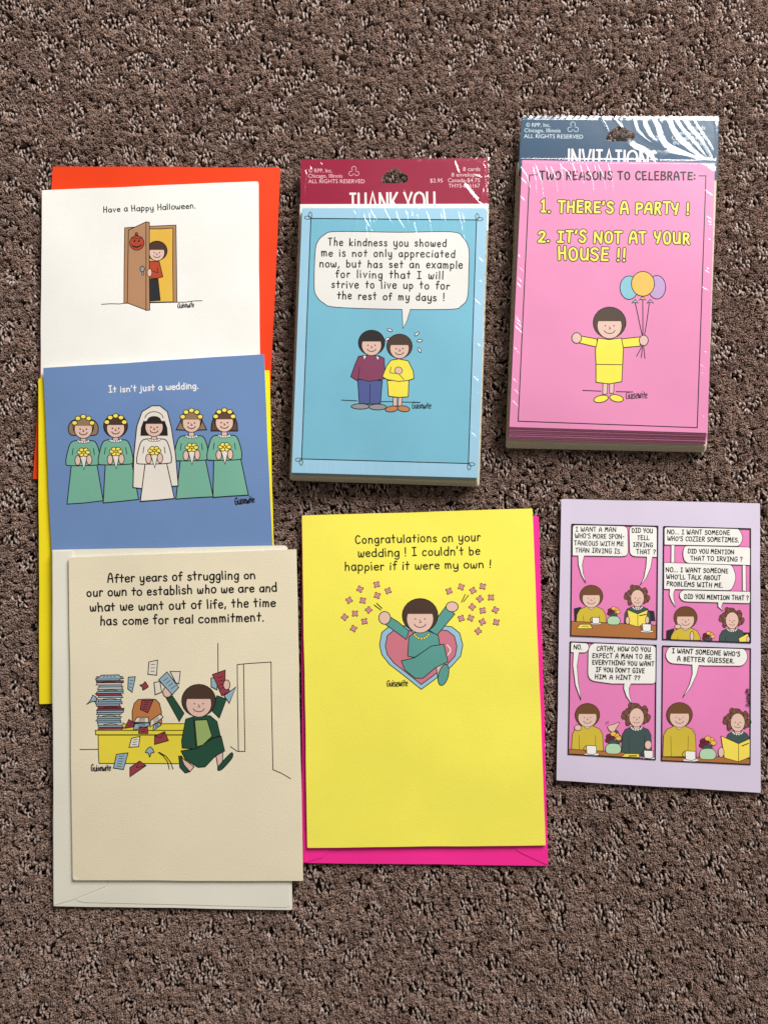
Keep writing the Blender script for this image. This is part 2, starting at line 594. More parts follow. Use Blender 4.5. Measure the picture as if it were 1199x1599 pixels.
# ------------------------------------------------------------------ carpet
FOOTPRINTS = [[(83, 260), (438, 261.5), (416, 757), (52, 748)], [(60.5, 591), (421, 578), (433, 1085), (62, 1099.5)], [(82, 858.5), (449, 851.5), (456.5, 1421), (84, 1415)],
              [(107.7, 870.5), (463, 857.6), (473.5, 1375.6), (114, 1374.5)], [(66, 297), (404, 283), (407, 780), (63, 790)], [(68, 574.5), (412.5, 553), (434, 1062), (91, 1075)],
              [(470.5, 812), (841, 806), (855.5, 1352), (472, 1347.5)], [(471.5, 805), (831, 794), (851.6, 1320), (480, 1324)], [(876, 779), (1186, 786), (1187, 1238), (868.5, 1218.5)],
              [(468, 247), (764, 246), (748, 761), (452, 751)], [(811, 181), (1123, 182), (1101, 707), (789, 701)]]
def build_carpet():
    me = bpy.data.meshes.new('floor')
    n = 60
    xs = np.linspace(-1.6, 1.6, n); ys = np.linspace(-1.6, 1.6, n)
    v = [(x, y, -0.0062) for y in ys for x in xs]
    f = [(j * n + i, j * n + i + 1, (j + 1) * n + i + 1, (j + 1) * n + i) for j in range(n - 1) for i in range(n - 1)]
    me.from_pydata(v, [], f); me.materials.append(BACK)
    fl = bpy.data.objects.new('floor', me); COL.objects.link(fl)
    fl['kind'] = 'structure'; fl['label'] = 'brown carpet backing under the pile'

    # a handful of yarn ends, then a few hand-sized variants
    src = bpy.data.collections.new('yarn_kinds')
    def yarn(verts, faces, name, mat):
        m = bpy.data.meshes.new(name); m.from_pydata(verts, [], faces); m.materials.append(mat)
        m.polygons.foreach_set('use_smooth', [True] * len(m.polygons))
        o = bpy.data.objects.new(name, m); src.objects.link(o)
    def tube(path, radii, verts, faces, sides=5, capend=True):
        b0 = len(verts); P = [Vector(p) for p in path]
        for i, p in enumerate(P):
            d = (P[min(i + 1, len(P) - 1)] - P[max(i - 1, 0)]).normalized()
            a = d.orthogonal().normalized(); b = d.cross(a)
            for k in range(sides):
                an = 2 * math.pi * k / sides
                verts.append(tuple(p + (a * math.cos(an) + b * math.sin(an)) * radii[i]))
        for i in range(len(P) - 1):
            for k in range(sides):
                k2 = (k + 1) % sides
                faces.append((b0 + i * sides + k, b0 + i * sides + k2, b0 + (i + 1) * sides + k2, b0 + (i + 1) * sides + k))
        if capend:
            faces.append(tuple(b0 + (len(P) - 1) * sides + k for k in range(sides)))
    mm = 0.001
    NCUT, NLOOP = 12, 6
    for i in range(NCUT):
        r = random.Random(100 + i); V, Fc = [], []
        for k in range(18):
            a = r.uniform(0, 6.283); rb = r.uniform(.1, .7); tw = r.uniform(.6, 1.4)
            rt = rb + r.uniform(.1, 1.15); h = r.uniform(4.4, 6.0); a2 = a + tw
            mid = (a + a2) / 2
            path = [(rb * math.cos(a) * mm, rb * math.sin(a) * mm, 0),
                    (rb * 1.2 * math.cos(mid) * mm, rb * 1.2 * math.sin(mid) * mm, h * .6 * mm),
                    ((rb + rt) / 2 * math.cos(a2) * mm, (rb + rt) / 2 * math.sin(a2) * mm, h * .88 * mm),
                    (rt * math.cos(a2 + .3) * mm, rt * math.sin(a2 + .3) * mm, h * mm)]
            w = r.uniform(.19, .30)
            tube(path, [w * mm, w * mm, w * 1.05 * mm, w * .6 * mm], V, Fc, 4)
        yarn(V, Fc, f'yarn_{i:02d}', CUT)
    for i in range(NLOOP):
        r = random.Random(300 + i); V, Fc = [], []
        for k in range(1):
            ox = 0; oy = r.uniform(-.3, .3)
            ln = r.uniform(1.1, 1.5); h = r.uniform(4.2, 5.0)
            path = []
            for q in range(9):
                u = math.pi * q / 8
                path.append(((ox + .15 * math.sin(u * 2)) * mm, (oy - ln * math.cos(u)) * mm, (h - 2.2 + 2.2 * math.sin(u) ** .8) * mm))
            rad = [r.uniform(.44, .58) * mm * (1 if 0 < q < 8 else .8) for q in range(9)]
            tube(path, rad, V, Fc, 6, False)
        yarn(V, Fc, f'yarn_{NCUT + i:02d}', LOOP)

    def lattice(scale, seed, X, Y):
        rs = np.random.RandomState(seed); g = rs.uniform(-1, 1, (512, 512))
        x = X / scale + 100; y = Y / scale + 100
        xi = np.floor(x).astype(int); yi = np.floor(y).astype(int); fx = x - xi; fy = y - yi
        fx = fx * fx * (3 - 2 * fx); fy = fy * fy * (3 - 2 * fy)
        G = lambda a, b: g[b % 512, a % 512]
        return (G(xi, yi) * (1 - fx) + G(xi + 1, yi) * fx) * (1 - fy) + (G(xi, yi + 1) * (1 - fx) + G(xi + 1, yi + 1) * fx) * fy

    X0, X1, Y0, Y1 = -0.50, 0.50, -0.52, 0.66
    # loop clusters: irregular blobs on a jittered grid
    blobs = []
    p = 0.0150
    for j, y in enumerate(np.arange(Y0, Y1, p * .9)):
        for x in np.arange(X0, X1, p):
            if nprs.rand() < 0.92:
                blobs.append((x + (j % 2) * p / 2 + nprs.uniform(-.006, .006), y + nprs.uniform(-.005, .005), nprs.uniform(.0040, .0072), nprs.uniform(.0034, .0054), nprs.uniform(0, 3.14)))
    def grid(px_, py_):
        gx, gy = np.meshgrid(np.arange(X0, X1, px_), np.arange(Y0, Y1, py_))
        gx = gx + ((np.arange(gx.shape[0]) % 2) * px_ / 2)[:, None]
        return gx.ravel() + nprs.uniform(-.4, .4, gx.size) * px_, gy.ravel() + nprs.uniform(-.4, .4, gx.size) * py_
    def blobmask(X, Y):
        m = np.zeros(X.size, bool)
        wx = X + .0016 * lattice(.004, 5, X, Y); wy = Y + .0016 * lattice(.004, 6, X, Y)
        cell = 0.02
        order = np.argsort(Y); Ys = wy[order]
        Ys_sorted = np.sort(wy); o2 = np.argsort(wy)
        for bx, by, ra, rb, an in blobs:
            lo = np.searchsorted(Ys_sorted, by - ra * 1.2); hi = np.searchsorted(Ys_sorted, by + ra * 1.2)
            ii = o2[lo:hi]
            dx = wx[ii] - bx; dy = wy[ii] - by
            u = dx * math.cos(an) + dy * math.sin(an); v_ = -dx * math.sin(an) + dy * math.cos(an)
            m[ii[(u / ra) ** 2 + (v_ / rb) ** 2 < 1]] = True
        return m
    cx, cy = grid(.00175, .00175)
    keep = ~blobmask(cx, cy); cx, cy = cx[keep], cy[keep]
    lx, ly = grid(.00150, .0029)
    keep = blobmask(lx, ly); lx, ly = lx[keep], ly[keep]
    nC, nL = cx.size, lx.size
    X = np.concatenate([cx, lx]); Y = np.concatenate([cy, ly])
    isl = np.concatenate([np.zeros(nC, bool), np.ones(nL, bool)])
    hgt = .0005 * lattice(.013, 1, X, Y) + .0004 * lattice(.004, 2, X, Y)
    Z = -0.0057 + hgt + nprs.uniform(-.00035, .00035, X.size)
    Z = np.where(isl, -0.0055 + .7 * hgt + nprs.uniform(-.0006, .0004, X.size), Z)
    # sheets press the pile under them; the pile beside their edges stands up against them
    for poly in FOOTPRINTS:
        W_ = [at(q[0], q[1], Plane(.001)) for q in poly]
        dmin = np.full(X.size, 1e9)
        for i in range(4):
            a_, b_ = W_[i], W_[(i + 1) % 4]
            ex, ey = b_.x - a_.x, b_.y - a_.y; l_ = math.hypot(ex, ey)
            dmin = np.minimum(dmin, -((X - a_.x) * ey * -1 + (Y - a_.y) * ex) / l_)
        Z = np.where(dmin > .0007, np.minimum(Z, -.0062) - .0016, Z)
    lean = .34
    rx = lean * lattice(.011, 3, X, Y) + nprs.uniform(-.22, .22, X.size) 
    ry = lean * lattice(.011, 4, X, Y) + nprs.uniform(-.22, .22, X.size) 
    rz = nprs.uniform(0, 6.283, X.size)
    rz = np.where(isl, nprs.normal(0, .38, X.size), rz)
    rx = np.where(isl, rx * .7, rx); ry = np.where(isl, ry * .7, ry)
    sc = nprs.uniform(.85, 1.25, X.size)
    idx = np.where(isl, NCUT + nprs.randint(0, NLOOP, X.size), nprs.randint(0, NCUT, X.size))
    # Euler order: spin first, then lean
    me = bpy.data.meshes.new('carpet_pile')
    me.vertices.add(X.size)
    me.vertices.foreach_set('co', np.stack([X, Y, Z], 1).astype(np.float32).ravel())
    a = me.attributes.new('turn', 'FLOAT_VECTOR', 'POINT')
    # XYZ euler applies X, then Y, then Z; spin rides in the vector's z
    a.data.foreach_set('vector', np.stack([rx, ry, rz], 1).astype(np.float32).ravel())
    a = me.attributes.new('size', 'FLOAT_VECTOR', 'POINT'); a.data.foreach_set('vector', np.stack([sc, sc, np.clip(sc, .9, 1.05)], 1).astype(np.float32).ravel())
    a = me.attributes.new('kind_no', 'INT', 'POINT'); a.data.foreach_set('value', idx.astype(np.int32))
    me.update()
    ob = bpy.data.objects.new('carpet_pile', me); COL.objects.link(ob)
    ob['kind'] = 'stuff'; ob['label'] = 'brown carpet pile of fuzzy cut yarn with clusters of paler loops'
    ng = bpy.data.node_groups.new('pile', 'GeometryNodeTree')
    ng.interface.new_socket('Geometry', in_out='INPUT', socket_type='NodeSocketGeometry')
    ng.interface.new_socket('Geometry', in_out='OUTPUT', socket_type='NodeSocketGeometry')
    N, L = ng.nodes, ng.links
    gi = N.new('NodeGroupInput'); go = N.new('NodeGroupOutput')
    ci = N.new('GeometryNodeCollectionInfo'); ci.inputs['Collection'].default_value = src
    ci.inputs['Separate Children'].default_value = True; ci.inputs['Reset Children'].default_value = True
    ip = N.new('GeometryNodeInstanceOnPoints'); ip.inputs['Pick Instance'].default_value = True
    def named(nm, ty):
        n_ = N.new('GeometryNodeInputNamedAttribute'); n_.data_type = ty; n_.inputs['Name'].default_value = nm
        return n_.outputs['Attribute']
    er = N.new('FunctionNodeEulerToRotation')
    L.new(named('turn', 'FLOAT_VECTOR'), er.inputs[0])
    m2p = N.new('GeometryNodeMeshToPoints')
    L.new(gi.outputs[0], m2p.inputs['Mesh'])
    L.new(m2p.outputs[0], ip.inputs['Points'])
    L.new(ci.outputs[0], ip.inputs['Instance'])
    L.new(named('kind_no', 'INT'), ip.inputs['Instance Index'])
    L.new(er.outputs[0], ip.inputs['Rotation'])
    L.new(named('size', 'FLOAT_VECTOR'), ip.inputs['Scale'])
    L.new(ip.outputs[0], go.inputs[0])
    md = ob.modifiers.new('pile', 'NODES'); md.node_group = ng
    print('tufts', nC, nL)
build_carpet()
mmm = 0.001

GC, GE, GP = 'loose greeting cards laid on the carpet', 'envelopes lying under the cards', 'shrink-wrapped packs of note cards'

# ================================================================== left column of cards
# ---- orange envelope
PL = slope(260, .0014, 748, .0012)
ORG = paper('orange_envelope_paper', (232, 62, 14), 1.0, rough=.6)
o, g = sheet_thing('envelope', 'bright orange envelope under the white door-drawing card', 'envelope', GE,
                   [(83, 260), (438, 261.5), (416, 757), (52, 748)], PL, .0007, ORG, [2, 3, 3, 2])
# ---- white card
PL = slope(290, .0030, 790, .0024)
WP = paper('white_card_stock', (236, 235, 231), 1.04, rough=.6)
out = [(66, 297), (404, 283), (407, 780), (63, 790)]
o, g = sheet_thing('greeting_card', 'white card with a half-open brown door drawing on orange envelope', 'greeting card', GC, out, PL, .0003, WP, [1, 5, 1, 1])
sub_sheet('back_leaf', o, g, inset(out, .8), PL.lift(-.0007), .0003, WP)
p = Print(PL); t = T(40, 230, .3503)
p.text('Have a Happy Halloween.', (347, 290), (760, 272), 25, 1.5, K, t); p.commit('lettering', o, g)
t = T(180, 340, .11676); lw = 1.2
TAN = INK('door_tan', (178, 134, 100)); GOLD = INK('doorway_gold', (226, 182, 76)); RUST = INK('rust_red', (178, 72, 46))
BRN = INK('hair_brown', (74, 54, 44)); GREY = INK('mid_grey', (150, 150, 152)); DK = INK('near_black', (44, 42, 44))
p.fill([(130, 135), (300, 122), (470, 114), (815, 98), (822, 600), (828, 1130), (120, 1145), (122, 700)], TAN, t, lw)
p.fill([(455, 150), (620, 150), (775, 138), (772, 620), (778, 1125), (455, 1130)], GOLD, t, lw)
p.line([(-180, 1158), (-60, 1150), (60, 1153), (165, 1140)], lw, K, t); p.line([(830, 1130), (950, 1128), (1060, 1112), (1165, 1110)], lw, K, t)
# plain figure behind the door
p.fill([(450, 820), (575, 820), (605, 1105), (450, 1115)], DK, t, lw)
p.fill([(450, 585), (590, 580), (640, 790), (560, 812), (450, 805)], RUST, t, lw)
p.line([(565, 670), (572, 735), (490, 712)], lw * .8, K, t)
head(p, t, 560, 455, 112, BRN, lw)
p.fill([(180, 165), (415, 55), (415, 1235), (165, 1140), (172, 650)], TAN, t, lw)
p.fill([(415, 55), (460, 60), (458, 640), (465, 1235), (415, 1240)], TAN, t, lw)
p.fill(ell(462, 735, 30, 52), SKIN, t, lw * .8)
p.commit('door_drawing', o, g)
p.fill([(268, 232), (276, 202), (298, 200), (304, 232)], RUST, t, lw)
p.fill(ell(292, 338, 96, 96), RUST, t, lw); p.line(ell(292, 262, 70, 14, 8, 0, 180), lw * .7, K, t)
p.fill([(240, 322), (262, 288), (280, 322)], K, t); p.fill([(300, 322), (322, 288), (336, 320)], K, t); p.fill([(272, 345), (288, 342), (282, 358)], K, t)
p.fill([(215, 345), (240, 372), (292, 386), (335, 370), (356, 345), (350, 375), (300, 402), (240, 392)], K, t, .4)
p.commit('pumpkin_drawing', o, g)
p.fill(ell(372, 745, 14, 26), GREY, t, lw * .8); p.fill(ell(365, 685, 30, 38), GREY, t, lw)
p.commit('doorknob_drawing', o, g)
p.signature((835, 1205), (1055, 1195), 62, 1.5, t); p.commit('signature', o, g)

# ---- yellow envelope
PL = slope(588, .0040, 1100, .0014)
o, g = sheet_thing('envelope', 'yellow envelope peeking out beside the blue five-figure card', 'envelope', GE,
                   [(60.5, 591), (421, 578), (433, 1085), (62, 1099.5)], PL, .0006, paper('yellow_envelope_paper', (250, 226, 30), 1.0, rough=.6), 1.5)
# ---- blue card
PL = slope(570, .0058, 1070, .0036)
BLU = paper('blue_card_print', (106, 136, 183), 1.05, rough=.5)
out = [(68, 574.5), (412.5, 553), (434, 1062), (91, 1075)]
o, g = sheet_thing('greeting_card', 'blue card showing a white-gowned bride among four green gowns', 'greeting card', GC, out, PL, .0003, BLU, 1, WP)
sub_sheet('back_leaf', o, g, inset(out, .6), PL.lift(-.0007), .0003, WP)
p = Print(PL); t = T(40, 540, .3503)
p.text("It isn't just a wedding.", (373, 208), (772, 190), 28, 1.7, WHT, t); p.commit('lettering', o, g)
t = T(95, 620, .25438); lw = 1.5
GRN = INK('gown_green', (118, 176, 154)); GOWN = INK('gown_white', (228, 221, 211)); FLW = INK('flower_yellow', (246, 224, 96))
HT = INK('hair_tan', (146, 120, 92)); HB = INK('hair_black', (38, 32, 32)); HM = INK('hair_mid_brown', (96, 70, 54))
figs = [(140, 190, 345, [(68, 405), (222, 405), (262, 636), (150, 650), (40, 657)], GRN, HT, 'puff'),
        (338, 185, 340, [(275, 410), (438, 405), (479, 628), (370, 640), (262, 650)], GRN, BRN, 'bob'),
        (803, 152, 315, [(735, 385), (888, 380), (936, 612), (820, 618), (708, 626)], GRN, HT, 'flip'),
        (1005, 150, 312, [(940, 380), (1105, 380), (1152, 602), (1040, 608), (935, 616)], GRN, HM, 'square'),
        (574, 178, 335, [(520, 400), (650, 400), (698, 622), (600, 632), (490, 640)], GOWN, HB, 'square')]
for hx, hy, by, skirt, col, hair, style in figs:
    veil = col is GOWN
    if veil:
        p.fill([(445, 555), (450, 360), (468, 180), (500, 90), (560, 54), (610, 54), (655, 90), (680, 190), (705, 350), (722, 545), (500, 562)], GOWN, t, lw)
    p.fill(skirt, col, t, lw)
    p.fill([(hx - 40, by - 78), (hx - 78, by - 62), (hx - 100, by + 5), (hx - 106, by + 58), (hx - 84, by + 76), (hx + 84, by + 72), (hx + 106, by + 52), (hx + 100, by), (hx + 76, by - 66), (hx + 38, by - 78)], col, t, lw, curve=True)
    p.line([(hx - 62, by - 30), (hx - 68, by + 10)], lw * .8, K, t); p.line([(hx + 62, by - 30), (hx + 68, by + 10)], lw * .8, K, t)
    p.fill([(hx - 14, hy + 50), (hx + 14, hy + 50), (hx + 18, by - 70), (hx - 18, by - 70)], SKIN, t, lw * .7)
    head(p, t, hx, hy, 60, hair, lw, True, style)
    for k in range(6):
        a = math.radians(205 + 26 * k)
        p.fill(ell(hx + 34 * math.cos(a) * 1.0, by - 78 - 16 * math.sin(a) * .6, 8, 8, 8), WHT, t, lw * .5)
    p.fill([(hx - 24, by + 10), (hx + 26, by + 10), (hx + 4, by + 100)], GOWN, t, lw)
    for k in range(7):
        a = k * 1.05
        p.fill(ell(hx + 2 + (26 * math.cos(a) if k else 0), by - 6 + (17 * math.sin(a) if k else 0), 15, 12, 9), FLW, t, lw * .75)
    p.fill(ell(hx - 34, by + 44, 17, 30), SKIN, t, lw * .8); p.fill(ell(hx + 36, by + 40, 17, 30), SKIN, t, lw * .8)
    if veil:
        p.line(ell(hx, hy - 38, 56, 38, 12, 190, 350), lw * 5.0, GOWN, t)
        p.line(ell(hx, hy - 46, 56, 42, 12, 185, 355), lw * .8, K, t)
    else:
        for k in range(5):
            a = math.radians(198 + 36 * k)
            p.fill(ell(hx + 56 * math.cos(a), hy - 14 + 56 * math.sin(a), 17, 14, 9), FLW, t, lw * .75)
p.commit('bridal_party_drawing', o, g)
p.signature((1072, 660), (1190, 645), 36, 1.7, t); p.commit('signature', o, g)

# ---- off-white envelope
PL = slope(857, .0062, 1415, .0016)
OW = paper('off_white_envelope_paper', (222, 219, 206), 1.12, rough=.6)
out = [(82, 858.5), (449, 851.5), (456.5, 1421), (84, 1415)]
o, g = sheet_thing('envelope', 'off-white envelope with a flap seam under the cream office card', 'envelope', GE, out, PL, .0007, OW, [2, 7, 3, 1])
t = T(60, 1100, .35863)
sub_sheet('side_flap', o, g, [t(q) for q in [(64, -668), (150, -668), (300, 790), (240, 815), (150, 850), (69, 874)]], PL.lift(.00022), .0002, OW)
sub_sheet('bottom_flap', o, g, [t(q) for q in [(305, 795), (245, 820), (168, 848), (175, 856), (200, 862), (640, 872), (1000, 882), (1078, 884), (1094, 876), (1090, 700), (305, 700)]], PL.lift(.0002), .00018, OW)
# ---- cream card
PL = slope(865, .0078, 1376, .0034)
CR = paper('cream_card_stock', (226, 216, 189), 1.08, rough=.7, bump=.16, scale=1300)
out = [(107.7, 870.5), (463, 857.6), (473.5, 1375.6), (114, 1374.5)]
o, g = sheet_thing('greeting_card', 'cream card with a yellow desk and flying papers, on off-white envelope', 'greeting card', GC, out, PL, .0004, CR, [1, 1, 2, 4])
sub_sheet('back_leaf', o, g, inset(out, .8), PL.lift(-.0009), .0004, CR)
sub_sheet('worn_corner', o, g, [(115.4, 1367), (118, 1370.5), (124, 1373.6), (116.5, 1373.5), (115.2, 1371)], PL.lift(.00006), .00005, WP)
p = Print(PL); t = T(60, 830, .35863)
for s_, a, b in (('After years of struggling on', (302, 222), (944, 205)), ('our own to establish who we are and', (212, 284), (1038, 260)),
                 ('what we want out of life, the time', (226, 348), (1032, 326)), ('has come for real commitment.', (270, 408), (983, 390))):
    p.text(s_, a, b, 37, 2.35, K, t)
p.commit('lettering', o, g)
t = T(120, 1000, .15013); t6 = T(240, 1000, .18349); lw = 1.3
DY = INK('desk_yellow', (232, 214, 66)); PB = INK('paper_blue', (150, 178, 192)); BG = INK('paper_burgundy', (150, 62, 72)); PW = INK('paper_white', (226, 219, 203)); CH = INK('chair_tan', (190, 124, 74)); DG = INK('jacket_green', (36, 78, 60)); LG = INK('shirt_green', (152, 176, 106))
p.line([(720, 205), (712, 206), (715, 500), (722, 945), (778, 944), (772, 600), (766, 202)], lw, K, t6)
p.line([(712, 206), (800, 197), (1000, 184), (1003, 500), (1016, 1100), (1090, 1132), (1165, 1176)], lw, K, t6)
p.commit('door_outline_drawing', o, g)
p.line([(548, 25), (549, 270)], lw, K, t6)
p.commit('wall_line_drawing', o, g)
p.line([(35, 1135), (220, 1133)], lw, K, t)
p.commit('wall_line_drawing', o, g)
p.line([(655, 905), (715, 945)], lw, K, t6)
p.commit('wall_line_drawing', o, g)
p.fill([(580, 860), (578, 740), (600, 655), (640, 615), (720, 610), (820, 612), (862, 655), (882, 740), (885, 870)], CH, t, lw)
p.fill([(465, 870), (800, 868), (1180, 866), (1180, 938), (465, 938)], DY, t, lw)
p.fill([(225, 985), (1180, 985), (1180, 1282), (235, 1280), (228, 1200)], DY, t, lw)
p.fill([(195, 936), (1180, 936), (1180, 982), (200, 982)], DY, t, lw)
p.commit('desk_drawing', o, g)
r = random.Random(5); y = 925
seq = [BG, PB, PW, PB, PB, PB, PW, PB, PB, BG, BG, PB, PB, PB, PW, PB, BG, PB, PB, PW, PB, PW, BG, PB, PB]
for k, m in enumerate(seq):
    h = 22
    x0, x1 = 222 + r.uniform(-22, 12), 462 + r.uniform(-12, 28)
    p.fill([(x0, y), (x1, y - 2), (x1 + r.uniform(-18, 20), y - h), (x0 + r.uniform(-20, 18), y - h + 2)], m, t, lw * .85)
    if k % 4 == 2:
        p.line([(x0 + 50, y - 6), (x0 + 130, y - 14), (x0 + 190, y - 8)], lw * .7, K, t)
    y -= h
p.fill([(200, 402), (262, 362), (440, 358), (472, 400)], PB, t, lw)
for k in range(4): p.line([(280 + k * 36, 384), (292 + k * 36, 374)], lw * .8, K, t)
p.fill([(105, 664), (150, 640), (212, 628), (200, 585), (168, 570), (145, 622)], PB, t, lw)
p.commit('paper_pile_drawing', o, g)
def leaf(c, m, marks=3, env=False, t=t):
    p.fill(c, m, t, lw)
    a, b, d, e = [Vector(q) for q in c[:4]]
    if env:
        p.line([tuple(a), tuple((a + b + d + e) / 4), tuple(b)], lw * .8, K, t)
    else:
        for k in range(marks):
            u = (k + 1) / (marks + 1)
            q0 = a.lerp(e, u); q1 = b.lerp(d, u)
            p.line([tuple(q0.lerp(q1, .28)), tuple(q0.lerp(q1, .72))], lw * .7, K, t)
leaf([(752, 225), (842, 205), (832, 362), (742, 352)], PW, 3)
leaf([(538, 382), (612, 378), (578, 540), (534, 505)], PB, 3)
leaf([(680, 625), (795, 622), (740, 752), (662, 716)], BG, 4)
leaf([(545, 822), (600, 858), (590, 900), (498, 915)], BG, 2)
leaf([(628, 800), (745, 800), (752, 855), (596, 850)], PW, 3)
leaf([(605, 868), (758, 856), (755, 890), (588, 935)], PB, 2)
leaf([(655, 905), (738, 905), (742, 968), (645, 966)], BG, 2)
leaf([(770, 835), (870, 765), (900, 800), (765, 900)], PW, 2)
leaf([(800, 880), (860, 852), (880, 880), (795, 940)], PB, 2)
leaf([(572, 1018), (660, 998), (645, 1105), (546, 1112)], PW, 3)
leaf([(812, 995), (915, 950), (955, 1042), (812, 1082)], BG, 2, True)
leaf([(415, 1185), (535, 1170), (488, 1342), (384, 1328)], PB, 5)
leaf([(655, 1255), (722, 1302), (555, 1418), (555, 1322)], BG, 2, True)
p.fill([(660, 465), (690, 455), (712, 430), (730, 455), (745, 480), (720, 500), (690, 515), (685, 485)], BG, t, lw, curve=True)
p.fill([(716, 1165), (735, 1130), (765, 1108), (790, 1130), (805, 1165), (775, 1172), (762, 1212), (745, 1172)], PB, t, lw, curve=True)
p.line([(850, 1165), (900, 1200), (945, 1260), (965, 1340)], lw, K, t); p.line([(862, 1165), (930, 1205), (980, 1270), (1002, 1338)], lw, K, t)
p.commit('flying_papers_drawing', o, g)
# plain running figure
p.fill([(215, 985), (240, 985), (300, 1120), (270, 1128), (225, 1080)], DG, t6, lw)
p.fill([(240, 1000), (345, 1075), (310, 1118), (262, 1060)], SKIN, t6, lw)
p.fill([(525, 940), (590, 950), (585, 1060), (548, 1075)], SKIN, t6, lw)
p.fill([(550, 1105), (555, 1070), (625, 990), (668, 955), (668, 1000), (590, 1090)], DG, t6, lw, curve=True)
p.fill([(110, 490), (160, 470), (260, 620), (220, 690)], DG, t6, lw); p.fill([(540, 470), (620, 500), (560, 660), (500, 600)], DG, t6, lw)
p.fill(ell(118, 440, 38, 44), SKIN, t6, lw); p.fill([(45, 335), (115, 268), (215, 400), (160, 462)], PB, t6, lw); p.fill([(142, 265), (228, 265), (216, 370), (190, 360)], PW, t6, lw); p.fill([(5, 358), (55, 350), (70, 440), (15, 462)], PW, t6, lw)
for k in range(4): p.line([(85 + k * 22, 345 + k * 22), (122 + k * 22, 318 + k * 22)], lw * .7, K, t6)
p.fill([(490, 320), (545, 320), (540, 420), (492, 395)], PB, t6, lw); p.fill([(600, 470), (700, 398), (645, 535)], PB, t6, lw); p.fill([(502, 290), (610, 252), (608, 340), (648, 435), (582, 470)], BG, t6, lw)
for k in range(4): p.line([(545 + k * 8, 318 + k * 30), (592 + k * 8, 308 + k * 30)], lw * .7, K, t6)
p.fill(ell(622, 378, 28, 42), SKIN, t6, lw)
p.fill([(235, 940), (370, 920), (500, 835), (575, 815), (605, 940), (520, 990), (440, 1075), (380, 1080), (270, 1010)], DG, t6, lw)
p.fill([(275, 670), (340, 650), (480, 640), (540, 690), (568, 812), (500, 830), (365, 925), (245, 915), (240, 850)], DG, t6, lw)
p.fill([(350, 680), (455, 675), (498, 815), (420, 890), (370, 905)], LG, t6, lw); p.line([(340, 670), (362, 925)], lw, K, t6)
head(p, t6, 385, 525, 118, BRN, lw)
p.commit('running_figure_drawing', o, g)
p.signature((150, 1358), (355, 1352), 55, 1.7, t); p.commit('signature', o, g)

# ================================================================== yellow card
PL = slope(810, .0012, 1350, .0012)
PK = paper('hot_pink_envelope_paper', (252, 44, 150), 1.0, rough=.55)
o, g = sheet_thing('envelope', 'hot pink envelope with folded corner flaps under the yellow card', 'envelope', GE, [(470.5, 812), (841, 806), (855.5, 1352), (472, 1347.5)], PL, .0007, PK, 1.5)
t = T(450, 1100, .35863)
sub_sheet('side_flap', o, g, [t(q) for q in [(66, 560), (200, 560), (180, 627), (170, 648), (152, 665), (68, 690)]], PL.lift(.0003), .00028, PK)
sub_sheet('side_flap', o, g, [t(q) for q in [(1126, 560), (975, 560), (988, 622), (996, 636), (1012, 646), (1128, 699)]], PL.lift(.0003), .00028, PK)
PL = slope(800, .0034, 1322, .0030)
YC = paper('yellow_card_print', (242, 226, 88), 1.10, rough=.5, bump=.09)
out = [(471.5, 805), (831, 794), (851.6, 1320), (480, 1324)]
o, g = sheet_thing('greeting_card', 'yellow card with a heart-shaped seat drawing on hot pink envelope', 'greeting card', GC, out, PL, .0004, YC, [1, 1, 2, 1], WP)
sub_sheet('back_leaf', o, g, inset(out, .6), PL.lift(-.0009), .0004, WP)
p = Print(PL); t = T(450, 780, .35863)
for s_, a, b in (('Congratulations on your', (292, 192), (836, 180)), ("wedding ! I couldn't be", (303, 250), (834, 240)), ('happier if it were my own !', (246, 310), (884, 297))):
    p.text(s_, a, b, 36, 2.0, K, t)
p.commit('lettering', o, g)
t = T(530, 890, .21685); lw = 1.3
HBL = INK('heart_blue', (152, 194, 216)); HPK = INK('heart_pink', (206, 120, 136)); TEA = INK('dress_teal', (92, 156, 148)); PET = INK('petal_pink', (222, 146, 160))
def heart(sc, cx=588, cy=600):
    pts = [(588, 860), (470, 765), (360, 680), (305, 610), (288, 540), (305, 450), (360, 405), (430, 395), (500, 410), (588, 470), (670, 420), (740, 400), (810, 410), (865, 455), (887, 540), (872, 620), (800, 700), (690, 785)]
    return [(cx + (x - cx) * sc, cy + (y - cy) * sc) for x, y in pts]
p.fill(heart(1.0), HBL, t, lw); p.fill(heart(.86, 588, 610), HPK, t, lw)
p.line([(775, 540), (800, 575), (780, 612)], lw * 1.2, WHT, t, True)
p.commit('heart_drawing', o, g)
p.fill([(350, 330), (420, 372), (500, 440), (480, 500), (335, 395)], TEA, t, lw); p.fill([(765, 262), (830, 318), (700, 470), (640, 430)], TEA, t, lw)
p.fill(ell(325, 345, 42, 46), SKIN, t, lw); p.fill(ell(810, 265, 44, 36), SKIN, t, lw)
p.fill([(695, 690), (755, 665), (745, 790), (708, 780)], SKIN, t, lw); p.fill(ell(748, 756, 36, 78, 20, rot=14), TEA, t, lw)
p.fill([(500, 480), (560, 440), (640, 440), (710, 470), (722, 540), (640, 565), (540, 630), (490, 620)], TEA, t, lw)
p.fill([(445, 655), (540, 632), (660, 548), (750, 535), (780, 660), (690, 705), (600, 780), (545, 780), (470, 720)], TEA, t, lw)
head(p, t, 580, 340, 105, BRN, lw)
for k in range(7):
    a = math.radians(20 + 140 * k / 6); p.fill(ell(590 + 52 * math.cos(a), 452 + 42 * math.sin(a), 9, 9, 8), FLW, t, lw * .5)
p.commit('seated_figure_drawing', o, g)
